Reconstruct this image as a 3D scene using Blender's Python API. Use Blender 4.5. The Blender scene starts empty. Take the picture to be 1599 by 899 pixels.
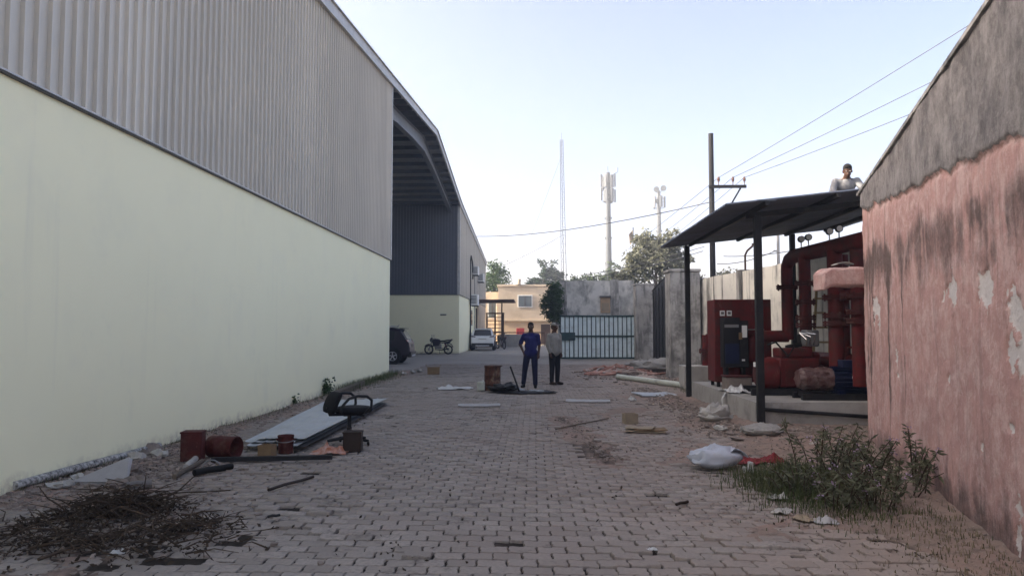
import bpy, bmesh, math, random
import numpy as np
from mathutils import Vector, Matrix, noise as mn

random.seed(7); np.random.seed(7)
scene = bpy.context.scene
col = scene.collection
R = math.radians

# ------------------------------------------------------------------ camera, sky, sun, exposure
FPX, EYE = 1150.0, 1.55
YAW, PIT = R(1.74), math.atan(65.5/FPX)
cam_d = bpy.data.cameras.new('camera')
cam = bpy.data.objects.new('camera', cam_d); col.objects.link(cam)
cam.location = (0, 0, EYE); cam.rotation_euler = (R(90)+PIT, 0, YAW)
cam_d.sensor_width = 36; cam_d.lens = 36*FPX/1599; cam_d.clip_end = 3000; cam_d.clip_start = .05
scene.camera = cam

SUN_AZ, SUN_EL = R(-95), R(24)          # azimuth from +y (negative = left of the road), elevation
world = bpy.data.worlds.new('World'); scene.world = world; world.use_nodes = True
wn = world.node_tree.nodes; wl = world.node_tree.links
sky = wn.new('ShaderNodeTexSky'); sky.sky_type = 'NISHITA'; sky.sun_disc = False
sky.sun_elevation = SUN_EL; sky.sun_rotation = SUN_AZ
sky.altitude = 0; sky.air_density = 0.42; sky.dust_density = 5.5; sky.ozone_density = 0.0
wl.new(sky.outputs[0], wn['Background'].inputs[0]); wn['Background'].inputs[1].default_value = .11
sun_d = bpy.data.lights.new('sun', 'SUN'); sun = bpy.data.objects.new('sun', sun_d); col.objects.link(sun)
sun_d.energy = 2.2; sun_d.angle = R(.6); sun_d.color = (1, .91, .78)
sd = Vector((math.sin(SUN_AZ)*math.cos(SUN_EL), math.cos(SUN_AZ)*math.cos(SUN_EL), math.sin(SUN_EL)))
sun.rotation_euler = sd.to_track_quat('Z', 'Y').to_euler()
scene.view_settings.view_transform = 'Standard'; scene.view_settings.look = 'None'
scene.view_settings.exposure = 2.5; scene.view_settings.gamma = 1
try:
    scene.cycles.volume_bounces = 0; scene.cycles.volume_step_rate = 4; scene.cycles.max_bounces = 6
    scene.cycles.transparent_max_bounces = 16
except Exception: pass

_f = Vector((-math.sin(YAW)*math.cos(PIT), math.cos(YAW)*math.cos(PIT), math.sin(PIT)))
_r = Vector((math.cos(YAW), math.sin(YAW), 0)); _u = _r.cross(_f)
def ray(px, py): return _f + _r*((px-799.5)/FPX) - _u*((py-449.5)/FPX)
def G(px, py, z=0.0):                    # where a sight line of the survey meets the level z
    d = ray(px, py); t = (z-EYE)/d.z; return Vector((d.x*t, d.y*t, z))
def Wy(px, py, y):                       # ... meets the upright plane at depth y
    d = ray(px, py); t = y/d.y; return Vector((d.x*t, y, EYE+d.z*t))

# ------------------------------------------------------------------ materials
MATS = {}
def nd(t, typ, **kw):
    n = t.nodes.new(typ)
    for k, v in kw.items():
        if k.startswith('i_'): n.inputs[k[2:].replace('_', ' ')].default_value = v
        else: setattr(n, k, v)
    return n
def c4(c): return (c[0], c[1], c[2], 1)
def noise(t, vec, scale, detail=4, rough=.6):
    n = nd(t, 'ShaderNodeTexNoise'); n.inputs['Scale'].default_value = scale
    n.inputs['Detail'].default_value = detail; n.inputs['Roughness'].default_value = rough
    t.links.new(vec, n.inputs['Vector']); return n.outputs['Fac']
def ramp(t, fac, a, b):
    n = nd(t, 'ShaderNodeMapRange'); n.inputs[1].default_value = a; n.inputs[2].default_value = b
    t.links.new(fac, n.inputs[0]); return n.outputs[0]
def mix(t, fac, a, b, blend='MIX'):
    n = nd(t, 'ShaderNodeMix', data_type='RGBA', blend_type=blend)
    for s, v in ((n.inputs[0], fac), (n.inputs[6], a), (n.inputs[7], b)):
        if isinstance(v, (int, float)): s.default_value = v
        elif isinstance(v, tuple): s.default_value = c4(v)
        else: t.links.new(v, s)
    return n.outputs[2]
def mth(t, op, a, b=None):
    n = nd(t, 'ShaderNodeMath', operation=op)
    for i, v in enumerate((a, b)):
        if v is None: continue
        if isinstance(v, (int, float)): n.inputs[i].default_value = v
        else: t.links.new(v, n.inputs[i])
    return n.outputs[0]
def vscale(t, vec, s):
    n = nd(t, 'ShaderNodeMapping'); n.inputs['Scale'].default_value = s
    t.links.new(vec, n.inputs['Vector']); return n.outputs[0]
def start(name):
    m = bpy.data.materials.new(name); m.use_nodes = True; t = m.node_tree
    b = t.nodes['Principled BSDF']; g = nd(t, 'ShaderNodeNewGeometry')
    MATS[name] = m; return m, t, b, g.outputs['Position'], g
def bump(t, b, h, strength, dist=.02):
    n = nd(t, 'ShaderNodeBump'); n.inputs['Strength'].default_value = strength; n.inputs['Distance'].default_value = dist
    t.links.new(h, n.inputs['Height']); t.links.new(n.outputs[0], b.inputs['Normal'])
def M(name, base, var=None, scale=4, rough=.75, metal=0, bmp=.15, bscale=60, grime=None, gs=2.0, ga=.52, gb=.72,
      streak=None, ss=(9, 9, .6), sa=.5, sb=.75, trans=0, island=0, spec=.22):
    m, t, b, pos, g = start(name)
    var = var or tuple(x*.78 for x in base)
    c = mix(t, ramp(t, noise(t, pos, scale), .35, .68), base, var)
    if grime: c = mix(t, ramp(t, noise(t, pos, gs, 6, .7), ga, gb), c, grime)
    if streak: c = mix(t, ramp(t, noise(t, vscale(t, pos, ss), 1.0, 5, .65), sa, sb), c, streak)
    if island:
        oi = nd(t, 'ShaderNodeObjectInfo')
        r_ = mth(t, 'FRACT', mth(t, 'ADD', g.outputs['Random Per Island'], oi.outputs['Random']))
        hv = nd(t, 'ShaderNodeHueSaturation')
        t.links.new(mth(t, 'ADD', mth(t, 'MULTIPLY', r_, island), 1-island/2), hv.inputs['Value'])
        t.links.new(c, hv.inputs['Color']); c = hv.outputs[0]
    t.links.new(c, b.inputs['Base Color'])
    b.inputs['Roughness'].default_value = rough; b.inputs['Metallic'].default_value = metal
    b.inputs['Specular IOR Level'].default_value = spec
    if bmp: bump(t, b, noise(t, pos, bscale, 5), bmp)
    if trans:
        tr = nd(t, 'ShaderNodeBsdfTranslucent'); t.links.new(c, tr.inputs[0])
        ms = nd(t, 'ShaderNodeMixShader'); ms.inputs[0].default_value = trans
        t.links.new(b.outputs[0], ms.inputs[1]); t.links.new(tr.outputs[0], ms.inputs[2])
        t.links.new(ms.outputs[0], t.nodes['Material Output'].inputs[0])
    return m
def glass_like(name, colr, rough=.08):
    m, t, b, pos, g = start(name); b.inputs['Base Color'].default_value = c4(colr)
    b.inputs['Roughness'].default_value = rough; b.inputs['Specular IOR Level'].default_value = .6; return m

M('green_wall', (.93, .895, .625), (.91, .875, .605), scale=.5, rough=.7, bmp=.06, bscale=90, grime=(.85, .82, .60), gs=.8, ga=.5, gb=.9,
  streak=(.80, .77, .57), ss=(5, 5, .25), sa=.6, sb=1.0)
M('cladding', (.57, .535, .465), (.52, .49, .43), scale=.7, rough=.45, metal=.2, bmp=.03, bscale=2, streak=(.37, .35, .335), ss=(6, 6, .3), sa=.55, sb=.9, island=.13)
M('cladding_shaded', (.135, .145, .17), (.115, .125, .15), scale=.7, rough=.5, metal=.1, bmp=.02, island=.1)  # cladding again, with the bay's shade put into a darker, bluer colour
M('flashing', (.50, .50, .49), rough=.45, metal=.3, bmp=.02)
M('dark_flashing', (.10, .10, .10), rough=.5, metal=.3, bmp=.02)
M('roof_metal', (.42, .42, .41), rough=.45, metal=.3, bmp=.03)
M('rafter_steel', (.20, .22, .25), rough=.5, metal=.1, bmp=.04)
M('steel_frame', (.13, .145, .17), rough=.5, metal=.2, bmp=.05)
M('concrete', (.36, .34, .31), (.29, .275, .25), scale=3, bmp=.35, bscale=45, grime=(.20, .19, .17), gs=2.2, island=.1)
M('concrete_pale', (.42, .40, .36), (.34, .32, .29), scale=3, bmp=.3, bscale=45, grime=(.26, .245, .22), gs=2)
M('concrete_dark', (.17, .16, .15), rough=.9, bmp=.3)
M('stained_wall', (.60, .58, .53), (.47, .455, .42), scale=1.2, bmp=.25, bscale=30, grime=(.20, .20, .185), gs=.9, ga=.46, gb=.72,
  streak=(.17, .168, .158), ss=(1.5, 1.5, .9), sa=.48, sb=.66)
M('pillar_wall', (.43, .41, .375), (.34, .325, .30), scale=1.5, bmp=.3, bscale=30, grime=(.15, .145, .135), gs=2.4, ga=.44, gb=.66,
  streak=(.09, .088, .083), ss=(5, 5, .5), sa=.50, sb=.68)
M('boundary_wall', (.68, .65, .57), (.60, .57, .51), scale=1.0, bmp=.2, bscale=30, grime=(.34, .33, .30), gs=.8,
  streak=(.09, .09, .083), ss=(3.2, 3.2, .30), sa=.53, sb=.66)
M('tan_wall', (.58, .48, .36), (.52, .43, .32), scale=.8, bmp=.1, grime=(.48, .38, .27), gs=.7, streak=(.40, .32, .23), ss=(3, 3, .3), sa=.6, sb=.9)
M('ochre_wall', (.60, .46, .30), (.55, .42, .28), scale=.8, bmp=.1, grime=(.62, .42, .24), gs=.9)
M('orange_paint', (.78, .33, .10), rough=.7)
M('white_paint', (.78, .78, .75), (.70, .70, .67), rough=.6, bmp=.05)
M('black_steel', (.010, .010, .012), (.016, .016, .017), rough=.6, metal=0, bmp=.08, grime=(.032, .028, .025), gs=6)
M('red_paint', (.125, .010, .010), (.088, .008, .008), scale=3, rough=.6, bmp=.08, grime=(.055, .018, .014), gs=4, ga=.44, gb=.66, streak=(.16, .07, .055), ss=(9, 9, 3), sa=.62, sb=.78)
M('red_oxide', (.075, .013, .011), (.05, .011, .010), scale=9, rough=.72, bmp=.25, grime=(.10, .055, .04), gs=7, streak=(.15, .07, .055), ss=(22, 22, 9), sa=.64, sb=.72)
M('rust', (.13, .05, .028), (.07, .03, .02), scale=9, rough=.85, bmp=.4, grime=(.24, .17, .11), gs=6, ga=.5, gb=.64, streak=(.035, .018, .013), ss=(12, 12, 2.5), sa=.5, sb=.66)
M('brown_tin', (.032, .020, .015), (.024, .016, .012), scale=8, rough=.6, bmp=.15)
M('blue_motor', (.008, .014, .048), (.006, .011, .034), scale=5, rough=.45, bmp=.08)
M('plastic_wrap', (.075, .030, .028), (.16, .11, .10), scale=9, rough=.3, bmp=.3, bscale=20)
M('black_rubber', (0.0090, 0.0090, 0.0090), rough=.75, bmp=.1)
M('black_plastic', (0.0110, 0.0110, 0.0125), rough=.45, bmp=.04)
M('black_fabric', (0.0080, 0.0080, 0.0095), rough=.9, bmp=.25, bscale=300)
M('chrome', (.55, .55, .56), rough=.25, metal=.9, bmp=0)
M('alloy', (.55, .55, .57), rough=.4, metal=.15, bmp=0)
M('grey_metal', (.28, .28, .28), rough=.45, metal=.6, bmp=.06)
M('galvanised', (.52, .54, .56), (.46, .48, .50), scale=6, rough=.42, metal=.45, bmp=.04)
M('white_sheet', (.40, .425, .44), (.33, .35, .365), scale=2, rough=.4, metal=.15, bmp=.03, grime=(.28, .28, .28), gs=3, ga=.5, gb=.8)
M('cardboard', (.20, .135, .075), (.16, .105, .058), scale=10, rough=.85, bmp=.1, island=.15)
M('cardboard_pale', (.30, .24, .165), (.25, .20, .14), scale=8, rough=.85, bmp=.1, island=.2)
M('board_grey', (.36, .35, .34), (.30, .29, .28), scale=5, rough=.7, bmp=.1, island=.1)
M('white_plastic', (.62, .62, .60), (.54, .54, .52), scale=9, rough=.45, bmp=.15, trans=.15)
M('woven_white', (.47, .50, .55), (.39, .42, .47), scale=5, rough=.55, bmp=.25, bscale=160, grime=(.42, .42, .43), gs=6)
M('orange_plastic', (.45, .15, .07), (.62, .46, .40), scale=10, rough=.4, bmp=.2, trans=.2)
M('red_mesh', (.22, .030, .032), (.15, .022, .025), scale=14, rough=.7, bmp=.5, bscale=90)
M('hose_red', (.34, .15, .11), (.42, .28, .23), scale=4, rough=.7, bmp=.1, island=.4)
M('hose_pale', (.42, .34, .29), (.36, .28, .24), scale=4, rough=.7, island=.3)
M('mortar', (.33, .315, .29), (.26, .25, .23), scale=14, rough=.95, bmp=.8, bscale=50)
M('tar', (.006, .0055, .005), (.013, .012, .011), scale=9, rough=.5, bmp=.7, bscale=40)
M('pvc', (.50, .52, .44), (.44, .45, .37), rough=.5, grime=(.30, .29, .24), gs=3)
M('flaked_pipe', (.50, .49, .46), (.06, .055, .05), scale=26, rough=.8, bmp=.5, bscale=40)
M('wood_grey', (.13, .105, .08), (.09, .072, .056), scale=9, rough=.9, bmp=.3, island=.25)
M('twig', (.066, .046, .031), (.042, .030, .021), scale=12, rough=.95, bmp=.2, island=.7)
M('dead_leaf', (.052, .037, .025), (.034, .026, .018), scale=12, rough=.9, bmp=.1, island=.7)
M('bark', (.14, .11, .085), (.09, .07, .055), scale=8, rough=.95, bmp=.6, bscale=25)
M('leaf', (.055, .095, .030), (.038, .068, .022), scale=.9, rough=.55, bmp=0, trans=.35, island=.7)
M('leaf_pale', (.06, .09, .034), (.042, .065, .026), scale=.9, rough=.55, bmp=0, trans=.4, island=.7)
M('leaf_dark', (.024, .050, .022), (.018, .036, .017), scale=.7, rough=.55, bmp=0, trans=.3, island=.6)
M('leaf_weed', (.13, .135, .082), (.095, .10, .06), scale=5, rough=.6, bmp=0, trans=.3, island=.7)
M('leaf_grey', (.20, .205, .15), (.15, .155, .105), scale=4, rough=.65, bmp=0, trans=.3, island=.6)  # leaf colour paled to carry the haze washing over these trees
M('dry_grass', (.20, .165, .10), (.14, .12, .07), scale=3, rough=.8, bmp=0, trans=.3, island=.6)
M('grass', (.070, .098, .034), (.090, .092, .042), scale=2, rough=.7, bmp=0, trans=.3, island=.7)
M('flower', (.42, .32, .42), (.34, .24, .35), scale=20, rough=.7, bmp=0, trans=.3, island=.4)
M('skin', (.075, .038, .025), (.062, .032, .021), rough=.55, bmp=.05)
M('hair', (.012, .010, .009), rough=.7, bmp=.4, bscale=200)
M('hair_grey', (.06, .055, .05), rough=.8, bmp=.4, bscale=200)
M('navy_cloth', (.016, .018, .098), (.012, .014, .07), scale=6, rough=.9, bmp=1.0, bscale=9)
M('navy_trouser', (.010, .012, .042), (.008, .010, .03), scale=6, rough=.9, bmp=1.0, bscale=9)
M('grey_cloth', (.26, .25, .225), (.20, .195, .175), scale=8, rough=.9, bmp=1.0, bscale=9)
M('white_cloth', (.24, .24, .245), (.18, .18, .185), scale=8, rough=.9, bmp=1.0, bscale=9)
M('dark_cloth', (.010, .011, .015), (.008, .009, .012), scale=6, rough=.9, bmp=1.0, bscale=9)
M('eye_white', (.6, .58, .55), rough=.3, bmp=0)
M('car_white', (.72, .73, .74), (.68, .69, .70), rough=.22, bmp=0, spec=.6)
M('car_dark', (.020, .014, .024), (.016, .012, .02), rough=.32, bmp=0, spec=.35)
M('tail_red', (.22, .012, .012), rough=.2, bmp=0)
M('tail_dark', (.05, .008, .010), rough=.2, bmp=0)
M('teal_steel', (.018, .06, .062), (.02, .045, .048), rough=.5, bmp=.1, grime=(.08, .07, .06), gs=5)
M('pale_sheet', (.74, .84, .83), (.66, .76, .75), scale=3, rough=.5, bmp=.08, grime=(.52, .57, .55), gs=2.5, streak=(.38, .36, .32), ss=(7, 7, .8), sa=.6, sb=.85)
M('boarded', (.42, .29, .18), (.36, .25, .16), rough=.8)
M('rust_dark', (.075, .045, .032), (.05, .032, .024), rough=.8, bmp=.2)
M('red_sign', (.48, .055, .05), rough=.5, bmp=0)
M('tower_grey', (.07, .078, .085), rough=.5, metal=.2, bmp=0)
M('antenna_white', (.13, .14, .15), rough=.5, bmp=0)
M('wire', (.10, .10, .105), rough=.6, bmp=0)
M('porcelain', (.12, .06, .045), rough=.3, bmp=0)
M('bamboo', (.40, .30, .16), (.30, .22, .12), scale=12, rough=.7)
M('brick_stone', (.27, .22, .185), (.20, .165, .14), scale=7, rough=.95, bmp=.5, bscale=50, island=.45)
M('dark_gate', (.006, .007, .010), (.009, .010, .012), rough=.6, bmp=.1)
M('flag_cloth', (.30, .24, .18), rough=.9, bmp=0)
M('shed_sheet', (.15, .17, .205), (.115, .13, .155), scale=2, rough=.5, metal=.2, bmp=.04, grime=(.09, .09, .09), gs=2.5)
glass_like('glass', (.015, .018, .022)); glass_like('glass_grey', (.10, .12, .13), .15)

def splash(name, colr, h):                 # mud thrown up against the foot of a wall
    t = MATS[name].node_tree; b = t.nodes['Principled BSDF']; old = b.inputs['Base Color'].links[0].from_socket
    g = nd(t, 'ShaderNodeNewGeometry'); sx = nd(t, 'ShaderNodeSeparateXYZ'); t.links.new(g.outputs['Position'], sx.inputs[0])
    e = mth(t, 'ADD', sx.outputs[2], mth(t, 'MULTIPLY', mth(t, 'SUBTRACT', noise(t, g.outputs['Position'], 2.6, 8, .75), .5), h*2.2))
    c = mix(t, mth(t, 'MULTIPLY', ramp(t, e, h, h*.1), mth(t, 'MULTIPLY', ramp(t, noise(t, g.outputs['Position'], 9, 6, .7), .35, .6), .8)), old, colr)
    c = mix(t, mth(t, 'MULTIPLY', ramp(t, noise(t, vscale(t, g.outputs['Position'], (1, 1, .8)), .45, 9, .72), .56, .60), .10), c, (.62, .62, .50))
    t.links.new(c, b.inputs['Base Color'])
splash('green_wall', (.46, .40, .29), .17); splash('boundary_wall', (.26, .22, .18), .5)

def paver_material():
    m, t, b, pos, g = start('paver')
    oi = nd(t, 'ShaderNodeObjectInfo')
    r_ = mth(t, 'FRACT', mth(t, 'ADD', g.outputs['Random Per Island'], oi.outputs['Random']))
    c = mix(t, r_, (.236, .206, .174), (.338, .298, .256))
    c = mix(t, ramp(t, noise(t, pos, 35, 5), .42, .75), c, (.21, .183, .165))
    c = mix(t, mth(t, 'MULTIPLY', ramp(t, noise(t, pos, .33, 6, .65), .46, .68), .75), c, (.235, .190, .160))
    sx = nd(t, 'ShaderNodeSeparateXYZ'); t.links.new(pos, sx.inputs[0])
    dust = mth(t, 'MULTIPLY', ramp(t, sx.outputs[0], -.8, 3.2), ramp(t, noise(t, pos, .9, 7, .75), .36, .56))
    c = mix(t, mth(t, 'MULTIPLY', dust, .8), c, (.295, .225, .180))
    dirt = mth(t, 'MULTIPLY', ramp(t, sx.outputs[0], -2.4, -4.2), ramp(t, noise(t, pos, 1.3, 6, .7), .38, .60))
    c = mix(t, mth(t, 'MULTIPLY', dirt, .7), c, (.235, .195, .160))
    c = mix(t, mth(t, 'MULTIPLY', ramp(t, noise(t, pos, 2.0, 8, .78), .56, .68), .8), c, (.060, .048, .040))
    t.links.new(c, b.inputs['Base Color']); b.inputs['Roughness'].default_value = .88
    b.inputs['Specular IOR Level'].default_value = .3
    bump(t, b, noise(t, pos, 120, 5), .35, .006)
    return m
paver_material()
def soil_material():
    m, t, b, pos, g = start('soil')
    sx = nd(t, 'ShaderNodeSeparateXYZ'); t.links.new(pos, sx.inputs[0])
    c = mix(t, ramp(t, noise(t, pos, .8, 6), .35, .65), (.300, .210, .168), (.225, .175, .140))
    c = mix(t, ramp(t, noise(t, pos, 9, 6, .7), .50, .70), c, (.125, .098, .080))
    c = mix(t, ramp(t, noise(t, pos, 28, 5, .7), .58, .68), c, (.32, .28, .25))
    low = ramp(t, sx.outputs[2], -.008, -.018)          # dark sand lying in the open joints
    c = mix(t, low, c, (.030, .024, .019))
    t.links.new(c, b.inputs['Base Color']); b.inputs['Roughness'].default_value = .96
    b.inputs['Specular IOR Level'].default_value = .2
    bump(t, b, noise(t, pos, 45, 7, .75), .7, .02)
soil_material()
def far_ground_material():
    m, t, b, pos, g = start('far_ground')
    c = mix(t, ramp(t, noise(t, pos, .35, 6), .35, .65), (.36, .32, .275), (.29, .26, .225))
    c = mix(t, ramp(t, noise(t, pos, 3, 6, .7), .52, .72), c, (.20, .18, .16))
    br = nd(t, 'ShaderNodeTexBrick'); t.links.new(pos, br.inputs['Vector'])
    br.inputs['Scale'].default_value = 1; br.inputs['Brick Width'].default_value = .2; br.inputs['Row Height'].default_value = .14
    br.inputs['Mortar Size'].default_value = .008
    c = mix(t, mth(t, 'MULTIPLY', br.outputs['Fac'], .5), c, (.09, .08, .07))
    t.links.new(c, b.inputs['Base Color']); b.inputs['Roughness'].default_value = .92
    bump(t, b, noise(t, pos, 30, 6), .4, .02)
far_ground_material()
def plaster_material():                                # painted masks ride on the wall's own colour attribute
    m, t, b, pos, g = start('pink_plaster')
    at = nd(t, 'ShaderNodeVertexColor', layer_name='wear'); sp = nd(t, 'ShaderNodeSeparateColor'); t.links.new(at.outputs[0], sp.inputs[0])
    fine = noise(t, pos, 17, 9, .8); mid = noise(t, pos, 4.5, 9, .78)
    c = mix(t, ramp(t, noise(t, pos, 1.4, 7, .7), .34, .66), (.55, .34, .305), (.43, .265, .24))
    c = mix(t, mth(t, 'MULTIPLY', ramp(t, mid, .46, .60), .8), c, (.62, .46, .43))
    c = mix(t, mth(t, 'MULTIPLY', ramp(t, noise(t, vscale(t, pos, (1, 1, .45)), 7.5, 9, .82), .53, .66), .65), c, (.33, .20, .175))
    c = mix(t, mth(t, 'MULTIPLY', ramp(t, noise(t, vscale(t, pos, (11, 11, .5)), 1, 7, .75), .52, .68), .55), c, (.27, .175, .16))
    def edge(ch, lo=.30, hi=.62, k=.9):
        return ramp(t, mth(t, 'ADD', ch, mth(t, 'MULTIPLY', mth(t, 'SUBTRACT', fine, .5), k)), lo, hi)
    str_ = noise(t, vscale(t, pos, (26, 26, 1.6)), 1, 8, .8)
    dk = ramp(t, mth(t, 'ADD', sp.outputs[1], mth(t, 'ADD', mth(t, 'MULTIPLY', mth(t, 'SUBTRACT', fine, .5), 1.1), mth(t, 'MULTIPLY', mth(t, 'SUBTRACT', str_, .5), .9))), .25, .95)
    c = mix(t, mth(t, 'MULTIPLY', dk, .85), c, (.085, .066, .060))
    cem = mix(t, ramp(t, noise(t, vscale(t, pos, (3.5, 3.5, 2.2)), 1, 9, .8), .40, .60), (.31, .285, .275), (.135, .125, .125))
    cem = mix(t, mth(t, 'MULTIPLY', ramp(t, fine, .52, .7), .6), cem, (.36, .33, .315))
    c = mix(t, edge(sp.outputs[2]), c, cem)
    c = mix(t, edge(sp.outputs[0], .42, .50), c, mix(t, mid, (.50, .46, .445), (.74, .70, .67)))
    t.links.new(c, b.inputs['Base Color']); b.inputs['Roughness'].default_value = .9
    b.inputs['Specular IOR Level'].default_value = .25
    bump(t, b, noise(t, pos, 26, 9, .8), .8, .03)
plaster_material()

# ------------------------------------------------------------------ mesh helpers
class MB:
    def __init__(s): s.v = []; s.f = []
    def add(s, vs, fs):
        o = len(s.v); s.v += [tuple(v) for v in vs]; s.f += [tuple(i+o for i in f) for f in fs]; return s
    def box(s, c, d, rot=None):
        h = [x/2 for x in d]; vs = []
        for z in (-1, 1):
            for y in (-1, 1):
                for x in (-1, 1):
                    p = Vector((x*h[0], y*h[1], z*h[2]))
                    if rot is not None: p = rot @ p
                    vs.append(p+Vector(c))
        return s.add(vs, [(0, 2, 3, 1), (4, 5, 7, 6), (0, 1, 5, 4), (2, 6, 7, 3), (0, 4, 6, 2), (1, 3, 7, 5)])
    def bb(s, x0, x1, y0, y1, z0, z1): return s.box(((x0+x1)/2, (y0+y1)/2, (z0+z1)/2), (x1-x0, y1-y0, z1-z0))
    def tube(s, pts, r, n=8, cap=True):
        pts = [Vector(p) for p in pts]; k = len(pts); rs = r if isinstance(r, (list, tuple)) else [r]*k
        o = len(s.v); up = None
        for i, p in enumerate(pts):
            d = (pts[min(i+1, k-1)]-pts[max(i-1, 0)])
            d = d.normalized() if d.length > 1e-9 else Vector((0, 0, 1))
            if up is None: a = d.orthogonal().normalized()
            else:
                a = up - d*up.dot(d); a = a.normalized() if a.length > 1e-6 else d.orthogonal().normalized()
            up = a; b = d.cross(a)
            for j in range(n):
                t = 2*math.pi*j/n; s.v.append(tuple(p+(a*math.cos(t)+b*math.sin(t))*rs[i]))
        for i in range(k-1):
            for j in range(n):
                s.f.append((o+i*n+j, o+i*n+(j+1) % n, o+(i+1)*n+(j+1) % n, o+(i+1)*n+j))
        if cap: s.f.append(tuple(o+j for j in reversed(range(n)))); s.f.append(tuple(o+(k-1)*n+j for j in range(n)))
        return s
    def lathe(s, prof, n=24, M4=None, cap=True):
        o = len(s.v); k = len(prof)
        for r_, z in prof:
            for j in range(n):
                t = 2*math.pi*j/n; p = Vector((r_*math.cos(t), r_*math.sin(t), z)); s.v.append(tuple(M4 @ p if M4 else p))
        for i in range(k-1):
            for j in range(n):
                s.f.append((o+i*n+j, o+i*n+(j+1) % n, o+(i+1)*n+(j+1) % n, o+(i+1)*n+j))
        if cap: s.f.append(tuple(o+j for j in reversed(range(n)))); s.f.append(tuple(o+(k-1)*n+j for j in range(n)))
        return s
    def prism(s, poly, axis, a, b):      # polygon in the two other axes, extruded along axis from a to b
        def P(u, v, w): return {'x': (w, u, v), 'y': (u, w, v), 'z': (u, v, w)}[axis]
        n = len(poly); vs = [P(u, v, a) for u, v in poly]+[P(u, v, b) for u, v in poly]
        fs = [tuple(range(n)), tuple(reversed(range(n, 2*n)))]+[(i, i+n, (i+1) % n+n, (i+1) % n) for i in range(n)]
        return s.add(vs, fs)
    def ball(s, c, r, n=10, m=7, rot=None):
        r = r if isinstance(r, (tuple, list)) else (r, r, r); c = Vector(c); o = len(s.v)
        def P(v): return tuple((rot @ v if rot is not None else v)+c)
        s.v.append(P(Vector((0, 0, -r[2]))))
        for i in range(1, m):
            ph = -math.pi/2+math.pi*i/m
            for j in range(n):
                t = 2*math.pi*j/n; s.v.append(P(Vector((r[0]*math.cos(ph)*math.cos(t), r[1]*math.cos(ph)*math.sin(t), r[2]*math.sin(ph)))))
        s.v.append(P(Vector((0, 0, r[2])))); e = len(s.v)-1
        for j in range(n):
            s.f.append((o, o+1+(j+1) % n, o+1+j)); s.f.append((e, o+1+(m-2)*n+j, o+1+(m-2)*n+(j+1) % n))
        for i in range(m-2):
            for j in range(n):
                a = o+1+i*n; s.f.append((a+j, a+(j+1) % n, a+n+(j+1) % n, a+n+j))
        return s
    def capsule(s, a, b, ra, rb):
        a, b = Vector(a), Vector(b); s.ball(a, ra); s.ball(b, rb)
        if (b-a).length > 1e-4: s.tube([a, b], [ra, rb], 10)
        return s
    def torus(s, c, R_, r, n=28, m=8, axis='x'):
        pts = []
        for i in range(n):
            t = 2*math.pi*i/n
            for j in range(m):
                p = 2*math.pi*j/m; q = R_+r*math.cos(p); w = r*math.sin(p)
                u, v = q*math.cos(t), q*math.sin(t)
                pts.append(Vector(c)+Vector({'x': (w, u, v), 'y': (u, w, v), 'z': (u, v, w)}[axis]))
        return s.add(pts, [(i*m+j, ((i+1) % n)*m+j, ((i+1) % n)*m+(j+1) % m, i*m+(j+1) % m) for i in range(n) for j in range(m)])
    def grid(s, nx, ny, fn):
        vs = [fn(i/nx, j/ny) for j in range(ny+1) for i in range(nx+1)]; w = nx+1
        return s.add(vs, [(j*w+i, j*w+i+1, (j+1)*w+i+1, (j+1)*w+i) for j in range(ny) for i in range(nx)])
    def slab(s, nx, ny, fn, th):         # closed sheet of some thickness
        o = len(s.v); s.grid(nx, ny, fn); top = len(s.v)-o; w = nx+1
        s.v += [(x, y, z-th) for x, y, z in s.v[o:]]
        s.f += [tuple(i+top for i in reversed(f)) for f in s.f[-nx*ny:]]
        rim = [i for i in range(w)]+[j*w+nx for j in range(1, ny+1)]+[ny*w+i for i in range(nx-1, -1, -1)]+[j*w for j in range(ny-1, 0, -1)]
        for a, b in zip(rim, rim[1:]+rim[:1]): s.f.append((o+a, o+a+top, o+b+top, o+b))
        return s
    def build(s, name, mat, parent=None, smooth=35, bevel=0, recalc=False, mods=None, solid=0):
        me = bpy.data.meshes.new(name); me.from_pydata(s.v, [], s.f); me.update()
        if recalc:
            bm = bmesh.new(); bm.from_mesh(me); bmesh.ops.recalc_face_normals(bm, faces=bm.faces); bm.to_mesh(me); bm.free()
        me.materials.append(MATS[mat])
        if smooth:
            me.polygons.foreach_set('use_smooth', [True]*len(me.polygons)); me.set_sharp_from_angle(angle=R(smooth))
        o = bpy.data.objects.new(name, me); col.objects.link(o); o.parent = parent
        if solid: md = o.modifiers.new('solid', 'SOLIDIFY'); md.thickness = solid; md.offset = 0
        if bevel: md = o.modifiers.new('bevel', 'BEVEL'); md.width = bevel; md.segments = 2; md.limit_method = 'ANGLE'
        if mods:
            md = o.modifiers.new('remesh', 'REMESH'); md.mode = 'VOXEL'; md.voxel_size = mods; md.use_smooth_shade = True
            md = o.modifiers.new('smooth', 'SMOOTH'); md.factor = .5; md.iterations = 4
        return o

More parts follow.
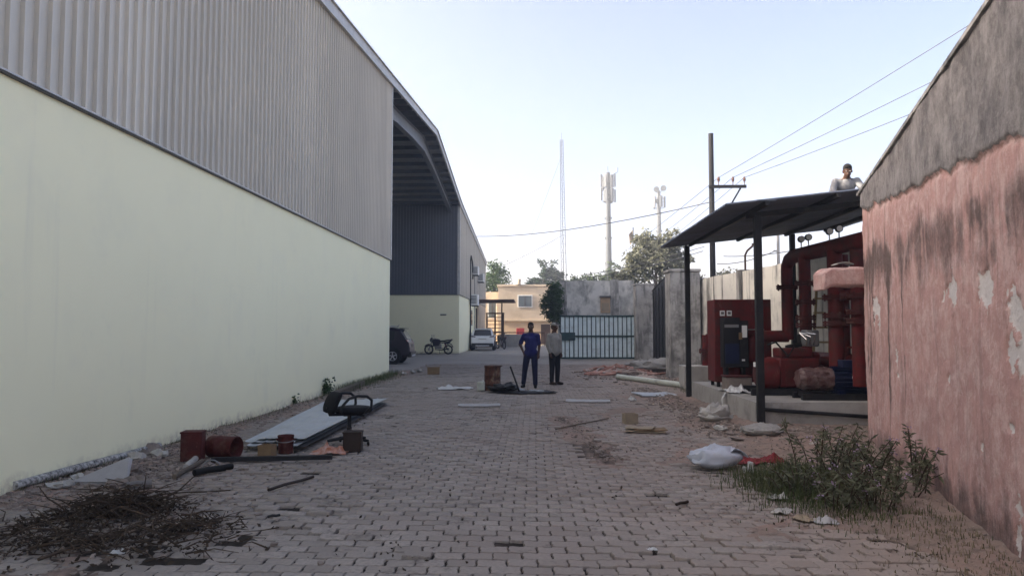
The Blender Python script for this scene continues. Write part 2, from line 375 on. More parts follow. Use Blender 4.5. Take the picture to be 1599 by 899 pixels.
def tag(o, label, cat, group=None, kind=None):
    o['label'] = label
    if cat: o['category'] = cat
    if group: o['group'] = group
    if kind: o['kind'] = kind
    return o
def thing(name, label, cat, loc=(0, 0, 0), rz=0, group=None):
    o = bpy.data.objects.new(name, None); col.objects.link(o); o.location = loc; o.rotation_euler = (0, 0, rz)
    o.empty_display_size = .2
    return tag(o, label, cat, group)
def place(o, loc, rz=0, rx=0, ry=0): o.location = loc; o.rotation_euler = (rx, ry, rz); return o
def struct(o): o['kind'] = 'structure'; return o
def copy_tree(o, parent=None):
    c = o.copy(); col.objects.link(c); c.parent = parent
    for ch in list(o.children): copy_tree(ch, c)
    return c
def fbm(x, y, z=0.0, o=4): return mn.fractal(Vector((x, y, z)), 1.0, 2.0, o)
def rotm(x=0, y=0, z=0): return (Matrix.Rotation(z, 3, 'Z') @ Matrix.Rotation(y, 3, 'Y') @ Matrix.Rotation(x, 3, 'X'))

# ------------------------------------------------------------------ ground and paving
g = MB().grid(40, 40, lambda u, v: (-450+900*u, -450+900*v, -.03)).build('ground', 'far_ground', smooth=0); struct(g)

def sm(a, b, x): t = min(1, max(0, (x-a)/(b-a))); return t*t*(3-2*t)
TR = [G(875, 650), G(900, 672), G(925, 695), G(952, 722)]        # the torn-up seam in the paving
def seg_d(x, y, pts):
    p = Vector((x, y)); best = 9
    for a, b in zip(pts, pts[1:]):
        a2, b2 = a.xy, b.xy; t = max(0, min(1, (p-a2).dot(b2-a2)/(b2-a2).length_squared)); best = min(best, (p-(a2+(b2-a2)*t)).length)
    return best
def right_edge(y): return (2.55 if y < 9 else 2.9 if y < 18 else 4.4)+.5*fbm(y*.7, 3.1)
def soil_z(x, y):
    n = fbm(x*.9, y*.9, 1.7); n2 = fbm(x*5, y*5, 4.2)
    z = -.021+.006*n2
    z += .055*sm(-4.15, -4.75, x)*(.55+.6*n)*(1+.5*n2)
    z += .034*sm(.0, .5, n+.3*n2)*(sm(-2.6, -3.4, x)*sm(9.5, 7, y)+.85*sm(.6, 2.2, x)*sm(22, 16, y))
    d = seg_d(x, y, TR); z += .026*sm(.6, .1, math.hypot((x-.55)/1.0, (y-11)/3.4)-.25*n)*.6+.018*sm(.42, .12, d-.12*n) - .012*sm(.16, .05, d)
    z += .05*sm(-.15, .35, x-right_edge(y)+.15*n)*(1+.5*n2)
    z += .022*sm(1.1, 1.7, x)*sm(8.55, 8.2, y)*sm(6.9, 7.6, y)*sm(-.15, .2, n+.3*n2)
    return z
b = MB(); b.grid(150, 300, lambda u, v: (-4.99+11.2*u, 2.6+26*v*(.35+.65*v), soil_z(-4.99+11.2*u, 2.6+26*v*(.35+.65*v))))
struct(b.build('soil', 'soil', smooth=180))

PA, PB = .205, .145
def paver_outline():
    h = .006; bot = [(-.5, 0), (-.375, h), (-.125, -h), (.125, h), (.375, -h)]
    pts = [(u*PA, -PB/2+w) for u, w in bot]+[(.5*PA, -PB/2), (.5*PA+.006, -PB/6), (.5*PA-.006, PB/6)]
    pts += [(-u*PA+0*w, PB/2+w2) for (u, w), w2 in zip([(-.5, 0), (-.375, 0), (-.125, 0), (.125, 0), (.375, 0)], [0, -h, h, -h, h])]
    pts += [(-.5*PA, PB/2), (-.5*PA-.006, PB/6), (-.5*PA+.006, -PB/6)]
    return np.array(pts)
OUT = paver_outline(); NP_ = len(OUT)
def ring(inset, z):
    c = OUT.mean(0); q = OUT-c; L = np.linalg.norm(q, axis=1, keepdims=True)
    return np.c_[c+q*(1-inset/L), np.full(NP_, z)]
PV = np.r_[ring(.0105, 0), ring(.0065, -.006), ring(.0065, -.045)]
PF = [tuple(range(NP_))]+[(k*NP_+j, (k+1)*NP_+j, (k+1)*NP_+(j+1) % NP_, k*NP_+(j+1) % NP_) for k in (0, 1) for j in range(NP_)]
PF[0] = tuple(range(NP_))
spots = []
for j in range(int((34-2.7)/PB)):
    y = 2.7+j*PB
    xl, xr = -4.72+.10*fbm(y*1.3, 9), min(right_edge(y)+.25, 5.2)
    half = .66*y+.6
    for i in range(int(10.4/PA)):
        x = -4.8+(i+(.5 if j % 2 else 0))*PA
        if x < xl or x > xr or x < -half-.4 or x > half+.3: continue
        d = seg_d(x, y, TR)
        if d < .13: continue
        if random.random() < (.004+.5*(d < .2)+.25*sm(.3, .0, xr-x)): continue
        rough = 1+3.0*sm(.5, .1, d)+2.2*sm(.05, .4, fbm(x*.8, y*.8, 7))
        zz = random.gauss(0, .0022)*rough+.016*fbm(x*.5, y*.5, 5)-.004
        a = random.gauss(0, .014)*rough
        spots.append((x+random.gauss(0, .002)*rough, y+random.gauss(0, .002)*rough, zz, random.gauss(0, .012)*rough, random.gauss(0, .012)*rough, a))
def in_view(s):
    q = Vector((s[0], s[1], 0)); d = q-Vector((0, 0, EYE)); zc = d.dot(_f)
    return abs(d.dot(_r)/zc) < .70 and -d.dot(_u)/zc < .40
vis = sorted([s for s in spots if in_view(s)], key=lambda s: s[0]**2+s[1]**2)
single = set(vis[:300])
pav = MB()
root = bpy.data.objects.new('paving', None); col.objects.link(root); struct(root)
pm = bpy.data.meshes.new('paver'); pm.from_pydata([tuple(v) for v in PV], [], PF); pm.materials.append(MATS['paver'])
for s in vis[:300]:
    o = bpy.data.objects.new('paver', pm); col.objects.link(o); o.parent = root; o.location = s[:3]; o.rotation_euler = s[3:]
rest = [s for s in spots if s not in single]
A = np.array(rest); n = len(A)
P = np.repeat(PV[None], n, 0)
ca, sa = np.cos(A[:, 5])[:, None], np.sin(A[:, 5])[:, None]
X = P[:, :, 0]*ca-P[:, :, 1]*sa; Y = P[:, :, 0]*sa+P[:, :, 1]*ca
Z = P[:, :, 2]+X*A[:, 4][:, None]+Y*A[:, 3][:, None]
V = np.stack([X+A[:, 0][:, None], Y+A[:, 1][:, None], Z+A[:, 2][:, None]], 2).reshape(-1, 3)
loops = np.concatenate([np.array(f) for f in PF]); sizes = np.array([len(f) for f in PF])
L = (np.arange(n)[:, None]*len(PV)+loops[None]).reshape(-1); S = np.tile(sizes, n); ST = np.concatenate([[0], np.cumsum(S)[:-1]])
me = bpy.data.meshes.new('paver_field'); me.vertices.add(len(V)); me.vertices.foreach_set('co', V.ravel())
me.loops.add(len(L)); me.loops.foreach_set('vertex_index', L.astype(np.int32)); me.polygons.add(len(S)); me.polygons.foreach_set('loop_start', ST.astype(np.int32))
me.update(calc_edges=True); me.validate(); me.materials.append(MATS['paver'])
o = bpy.data.objects.new('paver_field', me); col.objects.link(o); o.parent = root; o['kind'] = 'stuff'

# ------------------------------------------------------------------ the warehouse along the left side
WX = -5.0; Y_OPEN, Y_END, Y_FAR, Z_CL = 25.3, 48.8, 75.0, 4.03
def roof_z(y):
    pts = [(-8, 6.55), (16.95, 9.36), (36.4, 11.5), (48.8, 10.0), (75, 8.33), (90, 7.4)]
    for (a, za), (b_, zb) in zip(pts, pts[1:]):
        if y <= b_: return za+(zb-za)*(y-a)/(b_-a)
    return zb
wh = thing('warehouse', 'long warehouse of grey ribbed cladding over a pale green wall, with an open bay', 'warehouse', (0, 0, 0))
def part(b, name, mat, parent=wh, **kw): return b.build(name, mat, parent, **kw)
part(MB().bb(WX-.25, WX, -7, Y_OPEN, 0, Z_CL), 'lower_wall', 'green_wall')
part(MB().bb(-24, WX-.26, Y_OPEN-.25, Y_OPEN-.02, 0, 9.6), 'lower_wall', 'green_wall')
part(MB().bb(-24, WX, Y_END, Y_END+.25, 0, 3.95), 'lower_wall', 'green_wall')
part(MB().bb(WX-.25, WX, Y_END+.26, Y_FAR, 0, 3.95), 'lower_wall', 'green_wall')
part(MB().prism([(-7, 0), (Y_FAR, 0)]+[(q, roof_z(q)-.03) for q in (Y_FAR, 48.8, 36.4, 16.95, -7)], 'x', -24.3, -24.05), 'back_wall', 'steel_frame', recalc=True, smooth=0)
part(MB().bb(-24, WX-.26, Y_FAR-.25, Y_FAR, 0, 8.2), 'end_wall', 'cladding')
part(MB().bb(-24, WX-.26, -7, -6.75, 0, 6.4), 'end_wall', 'cladding')
PITCH = .2
def sheet_profile(n):                    # (along, proud) of n ribs
    pts = []
    for i in range(n):
        a = i*PITCH; pts += [(a, 0), (a+.146, 0), (a+.153, .042), (a+.183, .042), (a+.190, 0)]
    return pts+[(n*PITCH, 0)]
def side_sheet(y0, n, z0, x, name='cladding_panel'):
    b = MB(); pr = sheet_profile(n); k = len(pr)
    for (a, w) in pr: b.v.append((x+w, y0+a, z0))
    for (a, w) in pr: b.v.append((x+w, y0+a, roof_z(y0+a)-.05))
    b.f = [(i, i+1, k+i+1, k+i) for i in range(k-1)]
    return part(b, name, 'cladding', smooth=0)
y = -6.7
while y < Y_OPEN-.05:
    n = min(5, int(round((Y_OPEN-y)/PITCH))); side_sheet(y, n, Z_CL-.04, WX+.012); y += n*PITCH
y = Y_END+.08
while y < Y_FAR-.2: side_sheet(y, 5, 3.90, WX+.012); y += 5*PITCH
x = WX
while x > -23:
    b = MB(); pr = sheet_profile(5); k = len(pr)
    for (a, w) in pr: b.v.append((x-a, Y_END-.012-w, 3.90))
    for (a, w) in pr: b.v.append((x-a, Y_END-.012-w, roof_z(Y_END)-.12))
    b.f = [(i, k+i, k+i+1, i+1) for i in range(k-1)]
    part(b, 'cladding_panel', 'cladding_shaded', smooth=0); x -= 1.0
part(MB().bb(-23.9, WX-.05, Y_END+.27, Y_END+.4, 3.9, 9.7), 'girt_wall', 'steel_frame')
part(MB().bb(-23.9, WX-.30, Y_OPEN-.24, Y_OPEN-.1, 9.61, roof_z(Y_OPEN)-.1), 'girt_wall', 'steel_frame')
part(MB().bb(WX-.01, WX+.062, -7, Y_OPEN, Z_CL-.062, Z_CL-.042), 'drip_flashing', 'flashing')
part(MB().bb(WX-.01, WX+.048, -7, Y_OPEN, Z_CL-.078, Z_CL-.064), 'drip_shadow_strip', 'dark_flashing')  # dark strip painting in the shadow line under the flashing
part(MB().bb(WX-.01, WX+.062, Y_END, Y_FAR, 3.872, 3.898), 'drip_flashing', 'dark_flashing')
part(MB().bb(-24, WX+.06, Y_END-.062, Y_END-.002, 3.872, 3.898), 'drip_flashing', 'dark_flashing')
part(MB().bb(WX-.03, WX+.055, Y_OPEN-.10, Y_OPEN+.02, Z_CL-.04, roof_z(Y_OPEN)-.1), 'corner_flashing', 'flashing')
part(MB().bb(WX-.12, WX+.055, Y_END-.055, Y_END+.14, 3.90, roof_z(Y_END)-.1), 'corner_flashing', 'flashing')
def rake(b, x0, x1, dz0, dz1, ys):
    for a, c in zip(ys, ys[1:]):
        za, zc = roof_z(a), roof_z(c)
        b.add([(x0, a, za+dz0), (x1, a, za+dz0), (x1, a, za+dz1), (x0, a, za+dz1), (x0, c, zc+dz0), (x1, c, zc+dz0), (x1, c, zc+dz1), (x0, c, zc+dz1)],
              [(0, 1, 2, 3), (7, 6, 5, 4), (0, 4, 5, 1), (1, 5, 6, 2), (2, 6, 7, 3), (3, 7, 4, 0)])
    return b
YS = [-7, 16.95, 36.4, 48.8, 75.1]
part(rake(MB(), WX+.05, WX+.13, -.22, .06, YS), 'barge_flashing', 'flashing', smooth=0)
part(rake(MB(), WX+.05, WX+.19, .062, .085, YS), 'barge_capping', 'flashing', smooth=0)
part(rake(MB(), -24.3, WX+.045, -.02, .03, YS), 'roof', 'roof_metal', smooth=0)
for i in range(19):                      # purlins under the roof of the open bay
    yy = Y_OPEN+.5+i*1.24
    if yy > Y_END-.3: break
    part(MB().bb(-23.9, WX+.02, yy-.035, yy+.035, roof_z(yy)-.25, roof_z(yy)-.04), 'purlin', 'steel_frame')
for xx, dp in ((-5.62, .62), (-13.0, .8), (-20.0, .8)):          # portal rafters
    b = MB(); ys = [Y_OPEN+.05, 29, 33, 36.4, 40, 44.5, Y_END-.08]; ds = [dp*1.15, dp*.85, dp*.9, dp*1.1, dp*.75, dp*.62, dp*.5]
    for (a, da), (c, dc) in zip(zip(ys, ds), zip(ys[1:], ds[1:])):
        za, zc = roof_z(a)-.26, roof_z(c)-.26
        for x0, x1, t0, t1 in ((xx-.015, xx+.015, 0, None), (xx-.12, xx+.12, -.001, .02), (xx-.12, xx+.12, None, None)):
            if t1 == .02: lo = (za-.02, zc-.02); hi = (za, zc)
            elif t0 == 0: lo = (za-da, zc-dc); hi = (za-.021, zc-.021)
            else: lo = (za-da-.03, zc-dc-.03); hi = (za-da-.001, zc-dc-.001)
            b.add([(x0, a, lo[0]), (x1, a, lo[0]), (x1, a, hi[0]), (x0, a, hi[0]), (x0, c, lo[1]), (x1, c, lo[1]), (x1, c, hi[1]), (x0, c, hi[1])],
                  [(0, 1, 2, 3), (7, 6, 5, 4), (0, 4, 5, 1), (1, 5, 6, 2), (2, 6, 7, 3), (3, 7, 4, 0)])
    part(b, 'rafter', 'rafter_steel', smooth=0)
part(MB().bb(-6.25, -5.85, Y_END-.05, Y_END-.003, 2.52, 2.60), 'vent_slot', 'dark_flashing')
dr = part(MB().bb(WX+.004, WX+.05, 62.6, 63.8, 0.0, 3.4), 'door', 'rust_dark')
w_ = part(MB().bb(WX+.004, WX+.06, 57.6, 58.7, 1.9, 3.1), 'window', 'steel_frame'); MB().bb(WX+.061, WX+.066, 57.7, 58.6, 2.0, 3.0).build('pane', 'glass', w_)
part(MB().bb(WX+.004, WX+.03, 64.5, Y_FAR-.1, .01, 3.86), 'yellow_facing', 'tan_wall')
part(MB().tube([(WX+.09, 56.5, .1), (WX+.09, 56.5, 6.9), (WX+.09, 56.9, 7.3), (WX+.09, 58.2, 6.9), (WX+.09, 58.6, 5.6)], .05, 6), 'cable', 'black_rubber')
part(MB().tube([(WX+.08, 60.5, 0.1), (WX+.08, 60.5, 6.0)], .04, 6), 'drain_pipe', 'grey_metal')

def ac_unit(p, s, label):
    t = thing('air_conditioner', label, 'air conditioner', p, 0, 'air conditioner units on the far flank of the warehouse')
    MB().bb(0.02, .02+.42*s, -.45*s, .45*s, 0, .62*s).build('casing', 'white_paint', t, bevel=.015)
    gmb = MB()
    for k in range(6): gmb.bb(.05*s, .36*s, -.45*s-.015, -.45*s-.002, (.10+.08*k)*s, (.14+.08*k)*s)
    gmb.build('grille', 'dark_flashing', t)
    for q in (-.48, .48): MB().bb(0.016, .42*s, (q-.02)*s, (q+.02)*s, -.06, -.005).build('bracket', 'black_steel', t)
ac_unit((WX+.06, 58.9, 5.95), 1.1, 'upper left white air conditioner unit high on the grey cladding')
ac_unit((WX+.06, 64.5, 5.75), 1.2, 'upper right white air conditioner unit high on the grey cladding')
ac_unit((WX+.06, 57.2, 3.45), 1.35, 'largest white air conditioner unit, lowest, just above the pale wall')
cn = thing('canopy', 'thin brown canopy sticking out from the warehouse flank over its doorway', 'canopy', (WX, 63, 0))
MB().bb(.03, 3.3, -1.2, 3.2, 3.95, 4.12).build('roof_slab', 'rust_dark', cn, bevel=.02)
MB().tube([(2.1, 2.6, 0), (2.1, 2.6, 3.95)], .06, 8).build('post', 'rust_dark', cn)

# ------------------------------------------------------------------ pink building on the right
pb = thing('pink_building', 'weathered pink plaster building with grey cement top and peeling paint', 'building', (0, 0, 0))
C0 = Vector((4.62, 10.5, 0)); C1 = Vector((2.70, 3.0, 0)); PD = (C1-C0); PL = PD.length; PD.normalize(); PN = Vector((-PD.y, PD.x, 0))
if PN.x > 0: PN = -PN                      # outward, towards the road
def rake_top(u): return 3.46+RK*u
def crack(u): return _ca[1]+(_cb[1]-_ca[1])*(u-_ca[0])/(_cb[0]-_ca[0])+.07*fbm(u*2.2, 1.3)+.035*fbm(u*9, 5)
def uv_of(px, py):                        # wall coordinates of a sight line
    d = ray(px, py); nrm = PN; t = (C0-Vector((0, 0, EYE))).dot(nrm)/d.dot(nrm); p = Vector((0, 0, EYE))+d*t
    return ((p-C0).dot(PD), p.z)
_u0, _z0 = uv_of(1540, 2); RK = (_z0-.08-3.46)/_u0; _ca, _cb = uv_of(1350, 328), uv_of(1592, 207)
patches = [(uv_of(1483, 460), .22, .16), (uv_of(1540, 452), .20, .15), (uv_of(1368, 488), .30, .22), (uv_of(1590, 520), .22, .36), (uv_of(1600, 560), .15, .25), (uv_of(1480, 592), .05, .05),
           (uv_of(1578, 670), .06, .07), (uv_of(1535, 702), .06, .07), (uv_of(1372, 640), .05, .20), (uv_of(1590, 840), .09, .22), (uv_of(1400, 560), .09, .20), (uv_of(1366, 700), .06, .12)]
nu, nz = 300, 200
b = MB(); cols = []
for j in range(nz+1):
    for i in range(nu+1):
        u = PL*i/nu; w = j/nz; z = -.05+w*(rake_top(u)+.05)
        p = C0+PD*u; ck = crack(u)
        off = .018*fbm(u*1.3, z*1.3, 2)+.006*fbm(u*8, z*8, 3)-.07*max(0, 1-u/.13)**2*(1+.8*fbm(z*3, 2.2))
        grey = sm(-.015, .015, z-ck); off += grey*(.020+.012*fbm(u*4, z*4, 9))-.012*sm(.05, .0, abs(z-ck+.03))
        wh_ = 0
        for (pu, pz), ru, rz_ in patches:
            d = math.hypot((u-pu)/ru, (z-pz)/rz_)
            if d < 2.0: wh_ = max(wh_, min(1, 1.15-d+.9*fbm(u*5, z*5, pu)+.35*fbm(u*16, z*16, pu)))
        off -= .014*sm(.36, .46, wh_+.4*fbm(u*20, z*20, 6)*.3)
        drip = fbm(u*3.4, z*.30, 11)+.35*fbm(u*11, z*.7, 13)
        band = sm(2.75, 2.45, z+.25*fbm(u*1.7, 3))*sm(1.75, 2.4, z+.35*fbm(u*2.6, 7))
        mould = fbm(u*1.1, z*1.4, 31, 6)+.5*fbm(u*4.5, z*3.2, 33, 5)
        dark = .80*band*sm(-.45, .35, drip+.35)+.30*sm(.15, .6, mould)*(1-grey)+.75*sm(.25, .75, drip)*sm(.2, 1.2, z)*sm(3.3, 2.6, z)*sm(3.3, 2.0, u)*sm(.15, .5, u)+.5*sm(.45, .9, drip)*(1-grey)
        dark += .8*sm(.42, .05, z+.25*fbm(u*2.5, 21))+.5*sm(.10, -.02, ck-z)*(1-grey)
        b.v.append(tuple(p+PN*off+Vector((0, 0, z)))); cols.append((wh_*(1-grey), min(1, dark)*(1-.7*grey), grey, 1))
b.f = [(j*(nu+1)+i, j*(nu+1)+i+1, (j+1)*(nu+1)+i+1, (j+1)*(nu+1)+i) for j in range(nz) for i in range(nu)]
pw = b.build('plaster_wall', 'pink_plaster', pb, smooth=180)
ca_ = pw.data.color_attributes.new('wear', 'FLOAT_COLOR', 'POINT'); ca_.data.foreach_set('color', np.array(cols).ravel())
def pw_pt(u, d, z): return C0+PD*u-PN*d+Vector((0, 0, z))      # u along, d into the building
b = MB()                                  # body behind the plaster skin
body = [pw_pt(-.03, .03, -.05), pw_pt(PL, .03, -.05), pw_pt(PL, 5, -.05), pw_pt(.0, 5, -.05), pw_pt(-.03, .03, 3.44), pw_pt(PL, .03, rake_top(PL)-.02), pw_pt(PL, 5, rake_top(PL)-.02), pw_pt(0, 5, 3.44)]
b.add(body, [(0, 3, 2, 1), (4, 5, 6, 7), (0, 1, 5, 4), (1, 2, 6, 5), (2, 3, 7, 6), (3, 0, 4, 7)])
bo = b.build('wall_body', 'pink_plaster', pb, smooth=0, recalc=True)
c_ = bo.data.color_attributes.new('wear', 'FLOAT_COLOR', 'POINT'); c_.data.foreach_set('color', [0, .1, 0, 1]*8)
b = MB(); cc = [pw_pt(-.04, -.04, 3.445), pw_pt(PL, -.04, rake_top(PL)+.002), pw_pt(PL, 5.1, rake_top(PL)+.002), pw_pt(-.04, 5.1, 3.445)]
b.add(cc+[v+Vector((0, 0, .04)) for v in cc], [(0, 3, 2, 1), (4, 5, 6, 7), (0, 1, 5, 4), (1, 2, 6, 5), (2, 3, 7, 6), (3, 0, 4, 7)])
b.build('roof_slab', 'pillar_wall', pb, smooth=0, recalc=True)
# stub beam on the rear corner
lp = Wy(1316, 437, 10.75)
b = MB().slab(14, 8, lambda u, v: (-.36+.72*u+.015*fbm(u*3, v*3, 3), -.20+.40*v, .17-.07*sm(.16, 0, u)+.02*fbm(u*4, v*4, 8)), .27)
lg = b.build('stub_beam', 'pink_plaster', pb, smooth=50, bevel=.035); lg.location = lp
c_ = lg.data.color_attributes.new('wear', 'FLOAT_COLOR', 'POINT'); c_.data.foreach_set('color', [0, .15, 0, 1]*len(lg.data.vertices))
b = MB().slab(5, 4, lambda u, v: (-.12+.24*u, -.1+.2*v, .02+.03*math.sin(u*3.1)), .012); q = b.build('loose_tile', 'concrete', pb); q.location = lp+Vector((-.02, -.05, .20))

# ------------------------------------------------------------------ pump shelter
PX0, PX1, PY0, PY1, PZ = 3.58, 6.3, 12.15, 17.0, .38
def plx(u, v): return (PX0+(PX1-PX0)*u, PY0+(PY1-PY0)*v)
pl = thing('concrete_plinth', 'raised concrete plinth under the red fire pumps', 'plinth', (PX0, PY0, 0))
pl_b = MB().slab(40, 50, lambda u, v: ((PX1-PX0)*u+.008*fbm(u*9, v*9, 5), (PY1-PY0)*v+.008*fbm(u*9, v*9, 6), PZ+.006*fbm(u*6, v*6)), .42)
pl_b.build('slab', 'concrete', pl, smooth=40)
MB().tube([(.12, -.05, .27), (2.7, -.05, .10)], .03, 8).build('edge_pipe', 'black_steel', pl)
sh = thing('pump_shelter', 'open lean-to with dark steel posts and a corrugated sheet roof over the pumps', 'shelter', (3.6, 14.5, 0))
def rz(x): return 3.50+.107*(x-3.0)
RX0, RX1 = 2.98, 7.2
for i in range(6):
    y0 = 11.45+i*1.0
    def fn(u, v, y0=y0): x = RX0+(RX1-RX0)*v; yy = y0+1.01*u; return (x-3.6, yy-14.5, rz(x)+.021*math.sin(u*2*math.pi*9)+.003*(i % 2))
    MB().slab(72, 3, fn, .006).build('roof_sheet', 'shed_sheet', sh, smooth=60)
for x, y in ((3.64, 12.06), (3.54, 17.12), (6.6, 12.06), (5.95, 17.1)):
    MB().box((x-3.6, y-14.5, (rz(x)-(.17 if y < 13 else .06))/2), (.11, .11, rz(x)-(.17 if y < 13 else .06))).build('post', 'black_steel', sh, bevel=.006)
for x in (3.6, 4.7, 5.8, 6.7):
    MB().box((x-3.6, -.25, rz(x)-.060), (.06, 5.7, .07)).build('purlin', 'black_steel', sh, bevel=.004)
for y in (12.06,):
    a = Vector((3.45-3.6, y-14.5, rz(3.45)-.142)); c = Vector((6.9-3.6, y-14.5, rz(6.9)-.142)); d = c-a
    MB().box((a+c)/2, (d.length, .07, .085), Matrix.Rotation(-math.atan2(d.z, d.x), 3, 'Y')).build('rafter', 'black_steel', sh, bevel=.004)
MB().box((0, -3.08, rz(3.6)-.01), (.3, .01, .02)).build('trim', 'shed_sheet', sh)

# ------------------------------------------------------------------ boundary wall, gate pillars, gates
def wall_run(name, label, a, b_, h, th, mat, cap=True):
    a, b_ = Vector((a[0], a[1], 0)), Vector((b_[0], b_[1], 0)); d = b_-a; L_ = d.length; ang = math.atan2(d.y, d.x)
    t = thing(name, label, 'wall', a, ang)
    MB().slab(max(6, int(L_*4)), 2, lambda u, v: (L_*u, -th/2+th*v, h+.03*fbm(u*L_*.9, 1, 5)), h+.1).build('wall_panel', mat, t, smooth=40)
    k = max(1, int(L_/3))
    for i in range(k+1):
        MB().box((L_*i/k, 0, (h+.05)/2), (.30, th+.14, h+.05)).build('wall_pier', 'pillar_wall', t, bevel=.02)
    return t
wall_run('boundary_wall', 'tall whitewashed compound wall with black rain streaks behind the pumps', (5.50, 24.3), (7.3, 11.2), 3.2, .23, 'boundary_wall')
wall_run('boundary_wall', 'compound wall stretch beyond the dark gate, towards the far gate pillar', (6.6, 40), (6.9, 60), 3.4, .23, 'stained_wall')
def pillar(p, w, h, label):
    t = thing('gate_pillar', label, 'pillar', p, 0, 'concrete gate pillars')
    MB().slab(8, 8, lambda u, v: ((-.5+u)*w+.01*fbm(u*3, v*3), (-.5+v)*w, h+.03*fbm(u*2, v*2, 3)), h+.08).build('shaft', 'pillar_wall', t, smooth=40)
    MB().box((0, 0, h+.055), (w+.08, w+.08, .09)).build('cap', 'pillar_wall', t, bevel=.015)
pillar((4.86, 24.35, 0), .95, 3.42, 'broad near concrete gate pillar just behind the shelter post')
pillar((5.72, 38.7, 0), .95, 3.85, 'far concrete gate pillar between the pale gate and the dark gate')
dg = thing('dark_gate', 'tall dark sheet gate standing between the two concrete pillars', 'gate', (0, 0, 0))
a, c = Vector((6.1, 38.1, 0)), Vector((5.2, 24.9, 0)); d = c-a; n_ = 6
for i in range(n_):
    p0, p1 = a+d*(i/n_+.003), a+d*((i+1)/n_-.003); m = (p0+p1)/2; h = 3.45+.25*math.sin(math.pi*(i+.5)/n_)
    MB().box((m.x, m.y, h/2+.05), ((p1-p0).length, .04, h), Matrix.Rotation(math.atan2(d.y, d.x), 3, 'Z')).build('gate_panel', 'dark_gate', dg)
MB().tube([a+d*(i/12)+Vector((0, 0, 3.56+.25*math.sin(math.pi*i/12))) for i in range(13)], .05, 6).build('top_rail', 'black_steel', dg)
for i in range(9):
    p = a+d*((i+.5)/9); MB().tube([(p.x-.06, p.y, .1), (p.x-.06, p.y, 3.5)], .025, 6).build('gate_bar', 'black_steel', dg)
sg = thing('sliding_gate', 'pale blue sheet gate with dark teal bars and a lock plate', 'gate', (1.36, 39.0, 0))
GW, GH = 3.98, 2.28
MB().bb(0, GW, .01, .03, .10, GH).build('sheet', 'pale_sheet', sg)
for i in range(18): MB().box((.02+i*(GW-.04)/17, -.02, (GH+.1)/2), (.045, .045, GH-.12)).build('bar', 'teal_steel', sg)
for z in (.08, 1.22, GH): MB().bb(-.02, GW+.02, -.05, .0, z-.045, z+.045).build('rail', 'teal_steel', sg)
MB().bb(.02, .78, -.09, -.052, 1.0, 1.42).build('lock_plate', 'teal_steel', sg)
gb = thing('gatehouse', 'stained grey concrete gatehouse behind the pale gate', 'building', (1.40, 41.2, 0))
BW, BH = 4.15, 4.30
MB().slab(20, 6, lambda u, v: (BW*u, 4*v, BH+.05*fbm(u*5, v*2, 4)), BH+.1).build('wall', 'stained_wall', gb, smooth=40)
MB().bb(-.04, .42, -.06, -.003, 0, BH-.1).build('pier', 'pillar_wall', gb)
MB().bb(2.85, 3.3, -.05, -.003, 0, BH+.05).build('pier', 'pillar_wall', gb)
w_ = MB().bb(2.28, 2.82, -.06, -.003, 2.5, 3.42).build('window', 'boarded', gb, bevel=.01)
MB().bb(2.34, 2.76, -.075, -.062, 2.60, 3.05).build('board', 'cardboard_pale', w_); MB().bb(2.22, 2.86, -.2, -.062, 3.36, 3.44).build('lintel', 'dark_flashing', w_)

# ------------------------------------------------------------------ the tan building that closes the view
tb = thing('tan_building', 'two storey tan plastered building with ochre ground floor at the end of the yard', 'building', (-3.9, 79, 0))
MB().bb(0, 9, 0, 8, 2.55, 6.2).build('upper_wall', 'tan_wall', tb); MB().bb(.02, 9, .03, 7.9, 0, 2.54).build('lower_wall', 'ochre_wall', tb)
MB().bb(-.1, 9.1, -.12, 8.1, 6.201, 6.42).build('parapet', 'tan_wall', tb, bevel=.02)
MB().bb(-1.6, -.001, 1.5, 7, 0, 5.7).build('side_wing', 'tan_wall', tb)
for x0, x1, z0, z1, lab in ((2.2, 3.6, 4.05, 5.2, None), (5.6, 6.6, 4.0, 5.2, None), (-1.1, -.3, 2.9, 4.8, None)):
    yy = 0 if x0 > 0 else 1.5
    w_ = MB().bb(x0-.1, x1+.1, yy-.06, yy-.004, z0-.1, z1+.1).build('window', 'white_paint', tb)
    MB().bb(x0, x1, yy-.08, yy-.062, z0, z1).build('pane', 'glass_grey', w_); MB().bb((x0+x1)/2-.03, (x0+x1)/2+.03, yy-.10, yy-.081, z0, z1).build('mullion', 'rust_dark', w_)
MB().bb(4.6, 5.6, -.05, .02, .05, 2.15).build('door', 'rust_dark', tb)
MB().bb(-.12, 9.1, -.25, -.003, 2.50, 2.60).build('string_course', 'tan_wall', tb)
MB().tube([(2.2, -.12, 6.42), (2.2, -.12, 7.0)], .25, 8).build('roof_pipe', 'tan_wall', tb)
t = thing('gate_post', 'slim orange painted post near the tan building doorway', 'post', (2.55, 70, 0)); MB().bb(-.28, .28, -.2, .2, 0, 4.0).build('shaft', 'orange_paint', t, bevel=.02); MB().bb(-.33, .33, -.25, .25, 4.0, 4.15).build('cap', 'ochre_wall', t)
t = thing('red_board', 'small red square board on the ochre wall', 'sign', (-1.9, 77.2, 0)); MB().bb(0, .85, 0, .12, .95, 1.75).build('panel', 'red_sign', t, bevel=.02); [MB().bb(q, q+.06, .02, .1, 0, .949).build('leg', 'rust_dark', t) for q in (.1, .68)]
t = thing('low_wall', 'low grey block wall beside the far parked motorcycle', 'wall', (-3.2, 68, 0)); MB().bb(0, 2.1, 0, .3, 0, 1.15).build('blockwork', 'concrete', t, bevel=.02)
t = thing('railing', 'thin dark red railing in front of the ochre wall', 'railing', (-4.2, 72, 0))
